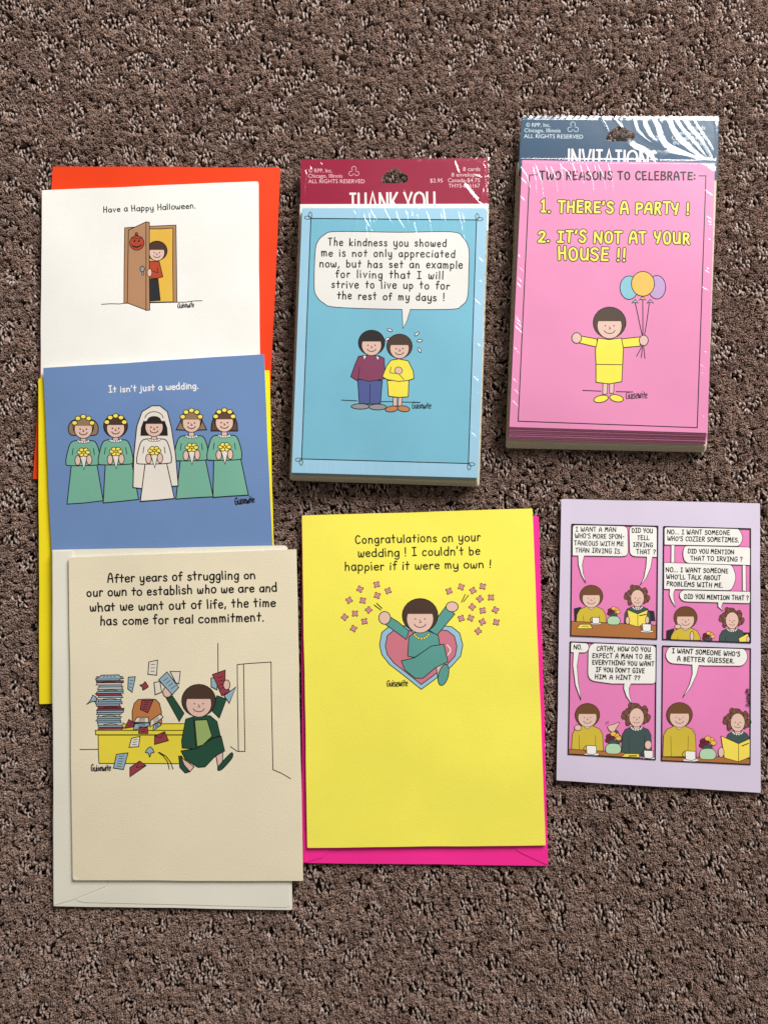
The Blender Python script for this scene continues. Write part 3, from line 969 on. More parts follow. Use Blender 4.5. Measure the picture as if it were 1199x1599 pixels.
for i, (x, y) in enumerate([(268, 105), (148, 138), (350, 150), (272, 184), (70, 218), (168, 220), (210, 288), (112, 314), (38, 340), (180, 370), (102, 422), (788, 152), (876, 122), (960, 148), (1030, 118), (1010, 208), (1090, 198), (955, 266), (1030, 292), (1122, 288), (876, 348), (944, 346), (1028, 374), (1128, 376), (998, 440)]):
    a0 = i * .7; pts = []
    for k in range(16):
        rr = 25 if k % 4 in (1, 2) else 15
        pts.append((x + rr * math.cos(a0 + k * .3927), y + rr * math.sin(a0 + k * .3927)))
    p.fill(pts, PET, t, lw * .7); p.dot((x, y), .55, K, t)
    p.commit('petal_drawing', o, g)
for a, b in (((250, 252), (298, 288)), ((268, 240), (306, 276)), ((878, 232), (905, 175)), ((893, 228), (928, 182))):
    p.line([a, b], lw, K, t)
    p.commit('motion_line_drawing', o, g)
p.signature((340, 840), (490, 835), 42, 1.6, t); p.commit('signature', o, g)

# ================================================================== lavender comic card
PL = slope(780, .0026, 1230, .0020)
LV = paper('lavender_card_print', (210, 199, 221), 1.02, rough=.38, bump=.05)
out = [(876, 779), (1186, 786), (1187, 1238), (868.5, 1218.5)]
o, g = sheet_thing('greeting_card', 'lavender card printed with a pink four-panel comic strip', 'greeting card', GC, out, PL, .0004, LV, 1, WP)
sub_sheet('back_leaf', o, g, inset(out, .6), PL.lift(-.0008), .0004, WP)
p = Print(PL)
CP = INK('comic_pink', (228, 130, 186), .98); TB = INK('table_brown', (174, 112, 62)); MU = INK('mustard', (206, 182, 62)); SL = INK('slate_green', (66, 84, 82)); VA = INK('vase_green', (176, 212, 174)); BK = INK('book_yellow', (240, 218, 90)); CM = INK('hair_chestnut', (112, 74, 44)); CU = INK('hair_auburn', (120, 80, 62)); MR = INK('maroon_flower', (110, 36, 52)); OF = INK('orange_flower', (238, 184, 84))
P1, P2, P3, P4 = T(880, 810, .13344), T(1025, 810, .13344), T(880, 995, .13344), T(1025, 1000, .13344)
lw = .85
frames = [(P1, [(95, 65), (1098, 88), (1086, 1410), (80, 1370)]), (P2, [(82, 92), (1095, 118), (1095, 1452), (68, 1412)]),
          (P3, [(75, 55), (1078, 95), (1068, 1432), (52, 1368)]), (P4, [(68, 65), (1095, 98), (1090, 1452), (55, 1405)])]
for tt, q in frames:
    p.fill(q, CP, tt)
def curly(tt, cx, cy, r):
    rr = random.Random(3)
    for k in range(30):
        a = k * 2.4; d = r * (.62 + .40 * ((k * 7) % 10) / 10)
        if math.sin(a) < .75:
            p.fill(ell(cx + d * 1.1 * math.cos(a), cy - r * .15 + d * math.sin(a), r * .2, r * .26, 9), CU, tt, lw * .7)
    p.fill(ell(cx, cy, r * .62, r * .8, 18), SKIN, tt, lw * .8)
    p.dot((cx - r * .22, cy), .85, K, tt); p.dot((cx + r * .22, cy), .85, K, tt); p.line([(cx, cy + r * .05), (cx + r * .08, cy + r * .2), (cx - r * .04, cy + r * .22)], lw * .7, K, tt)
    p.line(ell(cx, cy + r * .3, r * .28, r * .16, 6, 15, 165), lw * .8, K, tt)
def cup(tt, x, y, s=1.0):
    p.fill(ell(x + 8 * s, y + 58 * s, 92 * s, 18 * s), WHT, tt, lw * .9)
    p.fill([(x - 55 * s, y - 45 * s), (x + 62 * s, y - 40 * s), (x + 62 * s, y + 48 * s), (x + 20 * s, y + 62 * s), (x - 48 * s, y + 52 * s)], WHT, tt, lw)
    p.line([(x - 60 * s, y - 40 * s), (x - 88 * s, y - 10 * s), (x - 62 * s, y + 36 * s)], lw, K, tt, True)
def vase(tt, x, y, s=1.0, pot=True):
    for dx, dy, m in ((-50, -150, MR), (-20, -120, MR), (-60, -105, MR), (40, -160, OF), (0, -178, OF), (62, -128, OF)):
        p.fill(ell(x + dx * s, y + dy * s, 34 * s, 28 * s, 9), m, tt, lw * .8)
    p.fill(ell(x - 2 * s, y - 78 * s, 55 * s, 30 * s), SL, tt, lw * .6)
    if pot:
        p.fill([(x - 55 * s, y - 60 * s), (x + 55 * s, y - 60 * s), (x + 92 * s, y - 5 * s), (x + 70 * s, y + 48 * s), (x, y + 56 * s), (x - 72 * s, y + 46 * s), (x - 92 * s, y - 5 * s)], VA, tt, lw, curve=True)
def sitter(tt, cx, hy, r, body, base, hair=None, sh=1.0):
    w = r * 1.5 * sh
    p.fill([(cx - r * .5, hy + r * .95), (cx - w * .8, hy + r * 1.25), (cx - w, hy + r * 1.8), (cx - w * 1.05, base), (cx + w * 1.05, base), (cx + w, hy + r * 1.8), (cx + w * .8, hy + r * 1.25), (cx + r * .5, hy + r * .95)], body, tt, lw)
    p.line([(cx - w * .55, hy + r * 1.9), (cx - w * .52, base)], lw * .7, K, tt); p.line([(cx + w * .55, hy + r * 1.9), (cx + w * .52, base)], lw * .7, K, tt)
    p.fill(ell(cx, hy + r * .95, r * .34, r * .3), SKIN, tt, lw * .7)
    if hair:
        head(p, tt, cx, hy, r, hair, lw)
    else:
        curly(tt, cx, hy, r * 1.25)
        for k in range(6):
            a = math.radians(20 + 28 * k); p.fill(ell(cx + r * .55 * math.cos(a), hy + r * .95 + r * .35 * math.sin(a), r * .11, r * .11, 7), WHT, tt, lw * .5)
# panel one
def table(tt, q): p.fill(q, TB, tt, lw)
p.fill([(115, 1050), (200, 1030), (240, 1200), (120, 1200)], DK, P1); p.fill([(980, 1070), (1055, 1080), (1070, 1200), (960, 1200)], DK, P1)
sitter(P1, 320, 920, 112, MU, 1215, CM); sitter(P1, 860, 930, 100, SL, 1240)
table(P1, [(88, 1200), (1085, 1245), (1086, 1405), (82, 1366)])
p.fill([(190, 1235), (305, 1235), (335, 1285), (150, 1285)], BK, P1, lw); p.line([(215, 1262), (265, 1255), (290, 1268)], lw, K, P1)
vase(P1, 582, 1195, .82); cup(P1, 370, 1185, .72)
p.fill([(742, 1065), (862, 1115), (865, 1265), (765, 1235)], BK, P1, lw); p.fill([(862, 1115), (980, 1065), (955, 1240), (865, 1265)], BK, P1, lw); p.line([(885, 1135), (960, 1120)], lw * 1.8, K, P1)
p.fill(ell(745, 1190, 24, 44), SKIN, P1, lw); p.fill(ell(975, 1185, 22, 44), SKIN, P1, lw); cup(P1, 965, 1268, .85)
# panel two
p.fill([(110, 1310), (200, 1280), (200, 1410), (108, 1410)], DK, P2); p.fill([(1000, 1330), (1090, 1330), (1092, 1448), (1000, 1445)], DK, P2)
sitter(P2, 335, 1170, 112, MU, 1422, CM); sitter(P2, 880, 1190, 98, SL, 1442)
vase(P2, 605, 1480, .8, False); p.fill([(955, 1400), (1060, 1345), (1088, 1395), (1080, 1440), (965, 1442)], BK, P2, lw); p.fill(ell(1065, 1410, 20, 34), SKIN, P2, lw * .8)
p.fill(ell(245, 1262, 36, 26), SKIN, P2, lw); p.fill(ell(410, 1375, 22, 58), SKIN, P2, lw)
# panel three
sitter(P3, 275, 925, 118, MU, 1330, CM); sitter(P3, 850, 940, 112, SL, 1390)
table(P3, [(58, 1310), (500, 1335), (720, 1350), (690, 1400), (56, 1364)])
p.fill([(560, 1080), (620, 1090), (690, 1200), (640, 1250)], SL, P3, lw); p.fill([(515, 1040), (580, 1020), (650, 995), (615, 1060), (580, 1110), (530, 1090)], SKIN, P3, lw, curve=True)
for q in ([(490, 1020), (505, 985)], [(512, 1010), (525, 985)]): p.line(q, lw * .8, K, P3)
vase(P3, 578, 1310, 1.0); cup(P3, 318, 1312, 1.0); p.fill([(715, 1362), (880, 1365), (885, 1408), (675, 1400)], BK, P3, lw); p.line([(760, 1390), (850, 1388)], lw * 2, K, P3); cup(P3, 985, 1365, .9); p.fill(ell(985, 1260, 40, 52), SKIN, P3, lw); p.fill(ell(165, 1060, 42, 34), SKIN, P3, lw)
# panel four
sitter(P4, 265, 885, 124, MU, 1360, CM); sitter(P4, 945, 960, 108, SL, 1420, None, .86)
table(P4, [(60, 1365), (340, 1372), (700, 1360), (1090, 1385), (1088, 1448), (57, 1402)])
cup(P4, 388, 1340, 1.05); vase(P4, 595, 1335, 1.06)
p.fill([(750, 1118), (955, 1210), (955, 1420), (790, 1375)], BK, P4, lw); p.fill([(955, 1210), (1088, 1150), (1088, 1365), (955, 1420)], BK, P4, lw); p.line([(995, 1235), (1070, 1205)], lw * 1.8, K, P4); p.fill(ell(752, 1310, 34, 58), SKIN, P4, lw)
p.commit('comic_panels_drawing', o, g)
# bubbles
def bub(tt, pts, tail=None):
    if tail: p.fill(tail, WHT, tt, lw)
    p.fill(pts, WHT, tt, lw)
    if tail: # open the join between tail and bubble
        a, b = Vector(tail[0]), Vector(tail[-1]); dv = Vector((0, 16))
        p.fill([tuple(a.lerp(b, .06) - dv), tuple(b.lerp(a, .06) - dv), tuple(b.lerp(a, .06) + dv * .9), tuple(a.lerp(b, .06) + dv * .9)], WHT, tt)
bub(P1, rounded([(102, 72), (745, 86), (752, 430), (680, 442), (100, 432)], [40, 60, 70, 30, 1]), [(165, 425), (170, 540), (205, 660), (255, 750), (225, 640), (215, 540), (240, 428)])
bub(P1, rounded([(762, 86), (1088, 96), (1088, 450), (770, 440)], [60, 30, 1, 70]), [(968, 440), (960, 560), (935, 690), (892, 776), (965, 690), (1015, 570), (1035, 445)])
p.fill([(168, 305), (208, 305), (206, 520), (166, 520)], WHT, P2, lw); p.fill([(1000, 540), (1040, 540), (1045, 850), (1002, 845)], WHT, P2, lw)
bub(P2, rounded([(88, 98), (955, 112), (1015, 220), (965, 322), (88, 305)], [30, 40, 120, 40, 1]))
bub(P2, rounded([(320, 316), (1092, 332), (1092, 545), (330, 520), (300, 420)], [40, 30, 1, 60, 90]))
bub(P2, rounded([(84, 512), (880, 540), (935, 690), (870, 840), (82, 824)], [1, 40, 150, 40, 1]), [(150, 818), (145, 890), (170, 960), (220, 1035), (200, 950), (195, 880), (212, 822)])
bub(P2, rounded([(290, 835), (1092, 852), (1092, 992), (300, 970), (255, 900)], [40, 1, 30, 60, 70]), [(715, 975), (715, 1030), (775, 1078), (755, 1030), (772, 980)])
bub(P3, rounded([(82, 60), (280, 70), (298, 130), (260, 182), (80, 178)], [20, 30, 40, 30, 1]), [(112, 172), (105, 330), (135, 560), (200, 735), (170, 540), (155, 340), (178, 176)])
bub(P3, rounded([(335, 68), (1076, 98), (1072, 545), (560, 545), (280, 505), (285, 130)], [40, 50, 40, 1, 90, 60]), [(705, 535), (700, 600), (730, 690), (792, 776), (768, 680), (762, 600), (785, 540)])
bub(P4, rounded([(140, 76), (1030, 98), (1072, 200), (1010, 300), (560, 296), (140, 268), (92, 170)], [30, 40, 90, 50, 1, 60, 90]), [(412, 280), (415, 390), (380, 520), (303, 668), (400, 540), (465, 400), (492, 290)])
for tt, q in frames:
    p.line(q, 1.7, K, tt, closed=True)
p.commit('speech_bubbles', o, g)
cw = 1.2
for tt, s_, a, b in ((P1, 'I WANT A MAN', (138, 148), (610, 152)), (P1, "WHO'S MORE SPON-", (132, 224), (705, 236)), (P1, 'TANEOUS WITH ME', (120, 308), (695, 320)), (P1, 'THAN IRVING IS.', (135, 390), (672, 408)),
    (P1, 'DID YOU', (795, 162), (1035, 165)), (P1, 'TELL', (858, 245), (998, 248)), (P1, 'IRVING', (810, 327), (1038, 332)), (P1, 'THAT ?', (848, 410), (1068, 416)),
    (P2, 'NO... I WANT SOMEONE', (118, 178), (852, 188)), (P2, "WHO'S COZIER SOMETIMES.", (122, 255), (960, 275)), (P2, 'DID YOU MENTION', (362, 402), (903, 415)), (P2, 'THAT TO IRVING ?', (395, 486), (1000, 500)),
    (P2, 'NO... I WANT SOMEONE', (105, 620), (833, 636)), (P2, "WHO'LL TALK ABOUT", (112, 702), (745, 718)), (P2, 'PROBLEMS WITH ME.', (112, 785), (775, 805)), (P2, 'DID YOU MENTION THAT ?', (322, 935), (1072, 952)),
    (P3, 'NO.', (112, 140), (215, 142)), (P3, 'CATHY, HOW DO YOU', (383, 156), (1012, 168)), (P3, 'EXPECT A MAN TO BE', (332, 238), (1020, 254)), (P3, 'EVERYTHING YOU WANT', (332, 318), (1055, 336)), (P3, "IF YOU DON'T GIVE", (375, 402), (942, 420)), (P3, 'HIM A HINT ??', (363, 486), (890, 500)),
    (P4, "I WANT SOMEONE WHO'S", (180, 145), (972, 185)), (P4, 'A BETTER GUESSER.', (238, 240), (908, 266))):
    p.text(s_, a, b, 52, cw, K, tt)
p.commit('lettering', o, g)
p.signature((1092, 770), (1076, 565), 46, 1.2, P4); p.commit('signature', o, g)

# ================================================================== shrink-wrapped packs
def lerp2(a, b, u): return (a[0] + (b[0] - a[0]) * u, a[1] + (b[1] - a[1]) * u)

def ridge_field(PX, PY, ridges):
    """long thin creases: Gaussian ridges along measured polylines (the grid is near regular, so each works in its own window)"""
    H = np.zeros_like(PX)
    for rd in ridges:
        pts, w, h = rd[:3]
        tent = len(rd) > 3
        xs = [q[0] for q in pts]; ys = [q[1] for q in pts]; m_ = w * 3 + 2
        box = (PX > min(xs) - m_) & (PX < max(xs) + m_) & (PY > min(ys) - m_) & (PY < max(ys) + m_)
        if not box.any():
            continue
        rr = np.where(box.any(1))[0]; cc = np.where(box.any(0))[0]
        sl = (slice(rr[0], rr[-1] + 1), slice(cc[0], cc[-1] + 1))
        X, Y = PX[sl], PY[sl]
        D = np.full(X.shape, 1e9); U = np.zeros_like(X)
        n = len(pts) - 1
        for i in range(n):
            ax, ay = pts[i]; bx, by = pts[i + 1]
            dx, dy = bx - ax, by - ay; l2 = dx * dx + dy * dy + 1e-9
            u = np.clip(((X - ax) * dx + (Y - ay) * dy) / l2, 0, 1)
            d = np.hypot(X - ax - u * dx, Y - ay - u * dy)
            m = d < D
            D = np.where(m, d, D); U = np.where(m, (i + u) / n, U)
        taper = np.clip(np.sin(np.pi * np.clip(U, .02, .98)), 0, 1) ** .5
        H[sl] = np.maximum(H[sl], h * (np.clip(1 - D / w, 0, 1) if tent else np.exp(-(D / w) ** 2)) * taper)
    return H

def shrink_film(parent, org, quad, v_card, v_end, ue, z_head, z_top, z_low, ridges, seed, zdist=.0004):
    """thin clear film pulled over header and cards; quad = TL TR BR BL outline of the film's foot"""
    nu, nv = 640, 1040
    u, v = np.meshgrid(np.linspace(0, 1, nu), np.linspace(0, 1, nv))
    (ax, ay), (bx, by), (cx, cy), (dx, dy) = quad
    PX = (ax * (1 - u) + bx * u) * (1 - v) + (dx * (1 - u) + cx * u) * v
    PY = (ay * (1 - u) + by * u) * (1 - v) + (dy * (1 - u) + cy * u) * v
    hz = np.clip(v / v_card, 0, 1)
    ztop = np.where(v < v_card, z_head + (z_top - z_head) * hz ** 45.0, z_top)
    fall = np.clip((1 - v) / (1 - v_end), 0, 1)
    bot = np.sin(np.pi / 2 * np.clip(fall, 0, 1)) ** .8
    eL = np.clip(u / ue[0], 0, 1); eR = np.clip((1 - u) / ue[1], 0, 1)
    side = np.sin(np.pi / 2 * eL) ** .6 * np.sin(np.pi / 2 * eR) ** .6
    blend = np.clip((v - v_card * .8) / (v_card * .25), 0, 1)
    zlow = (z_head - .0006) * (1 - blend) + z_low * blend
    Z = zlow + (ztop - zlow) * side
    Z = np.where(v > v_end, z_low + (Z - z_low) * bot, Z)
    top = np.clip(v / .012, 0, 1)
    Z = Z - (1 - top) * .0005
    rs = np.random.RandomState(seed)
    wob = np.zeros_like(u)
    for k in range(10):
        fx, fy = rs.uniform(1, 6), rs.uniform(1, 8); ph = rs.uniform(0, 6.28)
        wob += np.sin(u * fx * 6.28 + v * fy * 6.28 * rs.choice([-1, 1]) + ph) * .000012
    live = np.clip(side * 1.0, 0, 1) * np.where(v > v_end, bot, 1)
    Z = Z + wob * live + ridge_field(PX, PY, ridges) * np.clip(live + .25, 0, 1) + .00015
    # place on the sheet of height Z seen at each measured spot
    # crinkled rim: the foot of the film wavers in and out by a hair
    rim = (1 - np.clip(np.minimum(np.minimum(u, 1 - u) * 40, np.minimum(v, 1 - v) * 70), 0, 1))
    wv = np.zeros_like(u)
    for k in range(7):
        f_ = rs.uniform(14, 60); ph = rs.uniform(0, 6.28); wv += np.sin((u * .7 + v) * f_ * 6.28 + ph) / 7
    PX = PX + rim * wv * 1.8 * np.sign(u - .5); PY = PY + rim * wv * 1.5 * np.sign(v - .5)
    dxr = (PX - 599.5) / F_PX; dyr = -(PY - 799.5) / F_PX
    ry_ = dyr * _c + _s; rz_ = dyr * _s - _c
    tt = (Z - CAM_Z) / rz_
    co = np.stack([tt * dxr - org.x, CAM_Y + tt * ry_ - org.y, Z - org.z], 2).reshape(-1, 3)
    i = np.arange(nu * nv).reshape(nv, nu)
    q = np.stack([i[:-1, :-1], i[1:, :-1], i[1:, 1:], i[:-1, 1:]], 2).reshape(-1, 4)
    me = bpy.data.meshes.new('shrink_wrap')
    me.vertices.add(co.shape[0]); me.vertices.foreach_set('co', co.astype(np.float32).ravel())
    me.loops.add(q.size); me.loops.foreach_set('vertex_index', q.astype(np.int32).ravel())
    me.polygons.add(q.shape[0]); me.polygons.foreach_set('loop_start', np.arange(0, q.size, 4, dtype=np.int32)); me.polygons.foreach_set('loop_total', np.full(q.shape[0], 4, np.int32))
    me.polygons.foreach_set('use_smooth', np.ones(q.shape[0], bool))
    me.update(calc_edges=True); me.validate()
    me.materials.append(FILM)
    o = bpy.data.objects.new('shrink_wrap', me); COL.objects.link(o); o.parent = parent
    return o

def pack(label, foot, env_top, card_lo, card_hi, ncards, card_mat, edge_mat, env_mat, header_loops, header_mat, z):
    c = Vector((0, 0))
    for q in foot: c += Vector(q)
    c /= 4
    org = at(c.x, c.y, Plane(z['low']))
    e = bpy.data.objects.new('card_pack', None); COL.objects.link(e); e.empty_display_size = .02
    e.location = org; tag(e, label, 'card pack', GP)
    n = 8
    rr = random.Random(len(label))
    for k in range(n):
        u = (k + 1) / n
        zt = z['low'] + (z['env'] - z['low']) * u
        q = [lerp2(a, b, k / (n - 1)) for a, b in zip(foot, env_top)]
        q = [(x + rr.uniform(-.5, .5), y + rr.uniform(-.7, .5)) for x, y in q]
        sub_sheet('envelope', e, org, q, Plane(zt), (z['env'] - z['low']) / n - .00006, env_mat, 5)
    mb = MB(); slab(mb, header_loops, Plane(z['head']), .0004, header_mat, WP)
    h = mb.build('header_card', e, org)
    top = None
    for k in range(ncards):
        u = k / (ncards - 1)
        zt = z['card0'] + (z['top'] - z['card0']) * u
        q = [lerp2(a, b, u) for a, b in zip(card_lo, card_hi)]
        if k < ncards - 1:
            q = [(x + rr.uniform(-.5, .5), y + rr.uniform(-.5, .5)) for x, y in q]
        top = sub_sheet('note_card', e, org, q, Plane(zt), (z['top'] - z['card0']) / (ncards - 1) * .62, card_mat, z['round'], edge_mat)
    return e, org, h, top

# ---- thank-you pack (blue)
Zt = dict(low=.0012, env=.0055, head=.0058, card0=.0066, top=.0112, round=[1, 6, 1, 1])
t = T(430, 230, .30025)
HDR = paper('burgundy_header_print', (152, 22, 60), 1.0, rough=.4, bump=.02)
hole = [t(q) for q in [(550, 168), (560, 148), (580, 130), (608, 110), (622, 107), (640, 114), (688, 148), (690, 162), (685, 178), (665, 186), (575, 187), (556, 184)]]
head_out = rounded([(469.6, 249), (762, 247), (763, 345), (469, 345)], [2, 3, 0, 0])
BLO = paper('pack_pale_blue_print', (160, 206, 232), 1.0, rough=.45, bump=.02)
BLI = INK('pack_mid_blue', (118, 184, 208), 1.05)
ENV = paper('pack_envelope_paper', (214, 206, 182), 1.0, rough=.7)
pk, g, h, top = pack('burgundy-topped pack of blue thank-you cards in clear shrink wrap', [(468, 322), (763, 322), (748, 760), (452.5, 750)], [(470, 322), (761, 322), (746.5, 752), (454.5, 743)],
                     [(472, 329), (760, 329), (745.5, 749), (455, 741)], [(472, 325), (760, 325), (745, 746), (455.5, 738)], 8, BLO, paper('pack_card_edge', (176, 186, 176), 1.0), ENV, [head_out, hole], HDR, Zt)
p = Print(Plane(Zt['head'])); PNK = INK('header_pale_print', (240, 200, 204)); HW = INK('header_white_print', (244, 236, 232))
ta, tb = T(460, 240, .13344), T(610, 240, .13344)
def recycle(t_, x, y, r, mat, w):
    for k in range(3):
        a = math.radians(-90 + 120 * k)
        c = (x + r * .62 * math.cos(a), y + r * .62 * math.sin(a))
        ring = ell(c[0], c[1], r * .42, r * .42, 7, math.degrees(a) - 115, math.degrees(a) + 115)
        p.line(ring, w, mat, t_)
        for sgn in (0, -1):
            e0, e1 = Vector(ring[sgn]), Vector((x, y))
            p.line([tuple(e0), tuple(e0.lerp(e1, .35))], w, mat, t_)
for s_, a, b, tt in (('© RPP, Inc.', (165, 220), (440, 220), ta), ('Chicago, Illinois', (160, 281), (560, 281), ta), ('ALL RIGHTS RESERVED', (160, 345), (820, 345), ta),
                     ('8 cards', (845, 202), (1045, 202), tb), ('8 envelopes', (710, 268), (1045, 267), tb), ('$2.95', (460, 337), (608, 336), tb), ('Canada-$4.75', (668, 333), (1042, 333), tb), ('THYS-646167', (675, 397), (1042, 396), tb)):
    p.sans(s_, a, b, 46, PNK, tt)
recycle(ta, 694, 212, 62, PNK, .7)
p.text('THANK YOU', (546, 331), (679.5, 329), 30, 3.4, HW, font=DECO, jitter=0, cap_ends=False, gap=13, space=34)
p.commit('lettering', h, g)
sub_sheet('insert_sheet', pk, g, [(468.5, 318.8), (763, 318.2), (762, 360), (468.5, 360)], Plane(Zt['card0'] - .00025), .0003, WP)
p = Print(Plane(Zt['top'])); t6 = T(430, 480, .30025); lw = 1.0
cTL, cTR, cBR, cBL = t((185, 370)), t((1045, 378)), t6((1003, 812)), t6((137, 788))
p.fill([cTL, cTR, cBR, cBL], BLI)
p.line([cTL, cTR, cBR, cBL], 1.5, K, closed=True)
for (cx, cy), sx, sy in ((cTL, -1, -1), (cTR, 1, -1), (cBR, 1, 1), (cBL, -1, 1)):
    for a, b in (((5 * sx, 1.2 * sy), (5, 2.6)), ((1.0 * sx, 5 * sy), (2.6, 5))):
        p.line(ell(cx + a[0], cy + a[1], b[0], b[1], 12), 1.0, K, closed=True)
p.commit('border_print', top, g)
bpts = [(320, 438), (640, 442), (915, 440), (975, 470), (1005, 530), (1005, 640), (998, 780), (965, 825), (915, 842), (640, 843), (320, 832), (250, 810), (212, 770), (202, 720), (206, 560), (218, 495), (255, 455)]
p.fill([(658, 838), (663, 942), (685, 900), (703, 838)], WHT, t, lw)
p.fill(bpts, WHT, t, 1.2, curve=True)
p.fill([(660, 834), (701, 834), (698, 852), (660, 852)], WHT, t)
p.commit('speech_bubble', top, g)
for s_, a, b in (('The kindness you showed', (274, 510), (888, 517)), ('me is not only appreciated', (240, 566), (933, 573)), ('now, but has set an example', (230, 622), (972, 630)),
                 ('for living that I will', (313, 676), (872, 685)), ('strive to live up to for', (291, 730), (903, 738)), ('the rest of my days !', (322, 788), (880, 799))):
    p.text(s_, a, b, 39, 1.9, K, t, gap=22, space=62)
p.commit('lettering', top, g)
PUR = INK('sweater_plum', (136, 62, 96)); NAV = INK('trousers_blue', (78, 92, 152)); YD = INK('dress_yellow', (244, 228, 76)); TS = INK('shoe_tan', (196, 134, 88))
lw = 1.3
p.line([(345, 482), (425, 486)], lw, K, t6); p.line([(545, 490), (608, 490)], lw, K, t6); p.line([(660, 492), (752, 494)], lw, K, t6)
p.fill(ell(442, 515, 48, 14), GREY, t6, lw); p.fill(ell(532, 518, 46, 15), GREY, t6, lw)
p.fill([(428, 375), (556, 380), (546, 500), (490, 503), (436, 500)], NAV, t6, lw); p.line([(493, 400), (490, 500)], lw * .8, K, t6)
p.fill([(432, 255), (480, 248), (540, 252), (565, 265), (572, 370), (490, 385), (430, 372), (425, 382), (392, 360), (415, 295)], PUR, t6, lw)
p.line([(438, 310), (430, 372)], lw * .8, K, t6)
p.fill([(455, 250), (475, 250), (462, 275)], WHT, t6, lw * .8); p.fill([(520, 252), (540, 256), (534, 278)], WHT, t6, lw * .8)
head(p, t6, 500, 190, 56, HB, lw)
p.fill(ell(605, 528, 34, 15, rot=-8), TS, t6, lw); p.fill(ell(666, 527, 32, 15, rot=8), TS, t6, lw)
p.fill([(612, 468), (632, 468), (632, 512), (612, 512)], SKIN, t6, lw * .8); p.fill([(640, 468), (660, 468), (655, 512), (638, 512)], SKIN, t6, lw * .8)
p.fill([(582, 380), (694, 380), (690, 465), (640, 468), (588, 462)], YD, t6, lw)
p.fill([(600, 275), (640, 268), (690, 278), (716, 330), (720, 370), (690, 380), (640, 385), (580, 375), (556, 360), (578, 305)], YD, t6, lw)
p.line([(600, 310), (596, 340), (640, 345), (668, 375)], lw * .8, K, t6); p.fill(ell(640, 328, 20, 18), SKIN, t6, lw * .8)
head(p, t6, 645, 208, 54, BRN, lw)
p.commit('couple_drawing', top, g)
for x, y, a in ((595, 118, 25), (582, 165, -35), (735, 138, -40), (750, 173, -5), (749, 222, 60)):
    p.fill(ell(x, y, 14, 6.5, 12, rot=a), WHT, t6, lw * .8)
p.commit('teardrops_drawing', top, g)
p.signature((710, 525), (808, 525), 30, 1.4, t6); p.commit('signature', top, g)
rg = []
r = random.Random(21)
for k in range(16):
    x = r.uniform(545, 720); l = r.uniform(22, 60); rg.append(([(x, 323 + r.uniform(0, 6)), (x + r.uniform(2, 6), 322 + l * .5), (x + r.uniform(3, 18), 326 + l)], 1.15, r.uniform(.00017, .00030)))
for k in range(22):
    y = r.uniform(380, 735); x = 757 - (y - 330) * .03; l = r.uniform(5, 18)
    rg.append(([(x - 1, y + l * .5), (x - l * .9, y - l * .3)], 1.2, r.uniform(.0001, .00026)))
for k in range(34):
    x = r.uniform(475, 740); rg.append(([(x, 745), (x + r.uniform(-4, 6), 725), (x + r.uniform(-8, 12), 712)], 1.4, r.uniform(.00012, .00026)))
for k in range(18):
    y = r.uniform(560, 735); x = 458 + (735 - y) * .035; l = r.uniform(20, 70)
    rg.append(([(x, y), (x + l, y - l * .75)], 1.8, r.uniform(.0001, .0002)))
rg += [([(475, 316), (476, 290), (478, 272), (476, 264), (482, 260), (492, 252)], 1.2, .0003), ([(752, 252), (757, 262), (756, 275), (758, 290), (760, 310)], 1.2, .0003), ([(738, 272), (752, 278), (760, 276)], 1.5, .0003),
       ([(735, 250), (750, 254), (757, 252)], 1.4, .0003), ([(482, 258), (487, 265)], 1.2, .0003), ([(498, 252), (503, 258)], 1.2, .0003)]
for q, w, sl in (([(497, 320), (540, 300), (600, 275), (650, 250)], 8, .32), ([(709, 252), (716, 272)], 3, .45), ([(722, 286), (738, 306), (750, 320)], 5, .44), ([(754, 292), (752, 312), (742, 314)], 3.5, .45), ([(610, 322), (620, 308), (632, 296)], 4, .48),
                 ([(655, 318), (648, 335), (640, 362)], 3, .42), ([(600, 320), (592, 345), (580, 372)], 3, .40), ([(560, 322), (556, 350), (546, 380)], 3.5, .38), ([(690, 322), (694, 345), (690, 370)], 2.5, .42)):
    rg.append((q, w, w * .000355 * sl, 'tent'))
shrink_film(pk, g, [(466.5, 246.5), (765, 245), (751.5, 764), (449, 754)], .155, .966, (.016, .014), .0064, .01145, .0010, rg, 3)

# ---- invitations pack (pink)
Zi = dict(low=.0012, env=.0060, head=.0064, card0=.0072, top=.0120, round=1.5)
t = T(770, 170, .31693); t8 = T(770, 420, .31693)
HDI = paper('navy_header_print', (2, 70, 106), 0.85, rough=.4, bump=.02)
PKC = paper('pack_pink_print', (231, 143, 188), 0.98, rough=.45, bump=.02)
hole = [t(q) for q in [(552, 150), (556, 132), (575, 112), (605, 88), (622, 83), (640, 86), (660, 102), (698, 122), (696, 140), (682, 156), (660, 161), (570, 160)]]
head_out = rounded([(814, 182.7), (1121.5, 184), (1120, 280), (809, 275)], [9, 9, 0, 0])
pk, g, h, top = pack('navy-topped pack of pink party invitations in clear shrink wrap', [(806, 252), (1119, 258), (1101, 706), (789.5, 700)], [(809, 252), (1118, 258), (1103, 697), (791.5, 689)],
                     [(813, 262), (1113.5, 267), (1102, 694), (793, 686)], [(815, 250), (1115.5, 255), (1104, 676), (795, 666.6)], 8, PKC, PKC, ENV, [head_out, hole], HDI, Zi)
p = Print(Plane(Zi['head'])); PBL = INK('header_pale_blue_print', (206, 222, 230))
ta, tb = T(800, 175, .14178), T(960, 175, .14178)
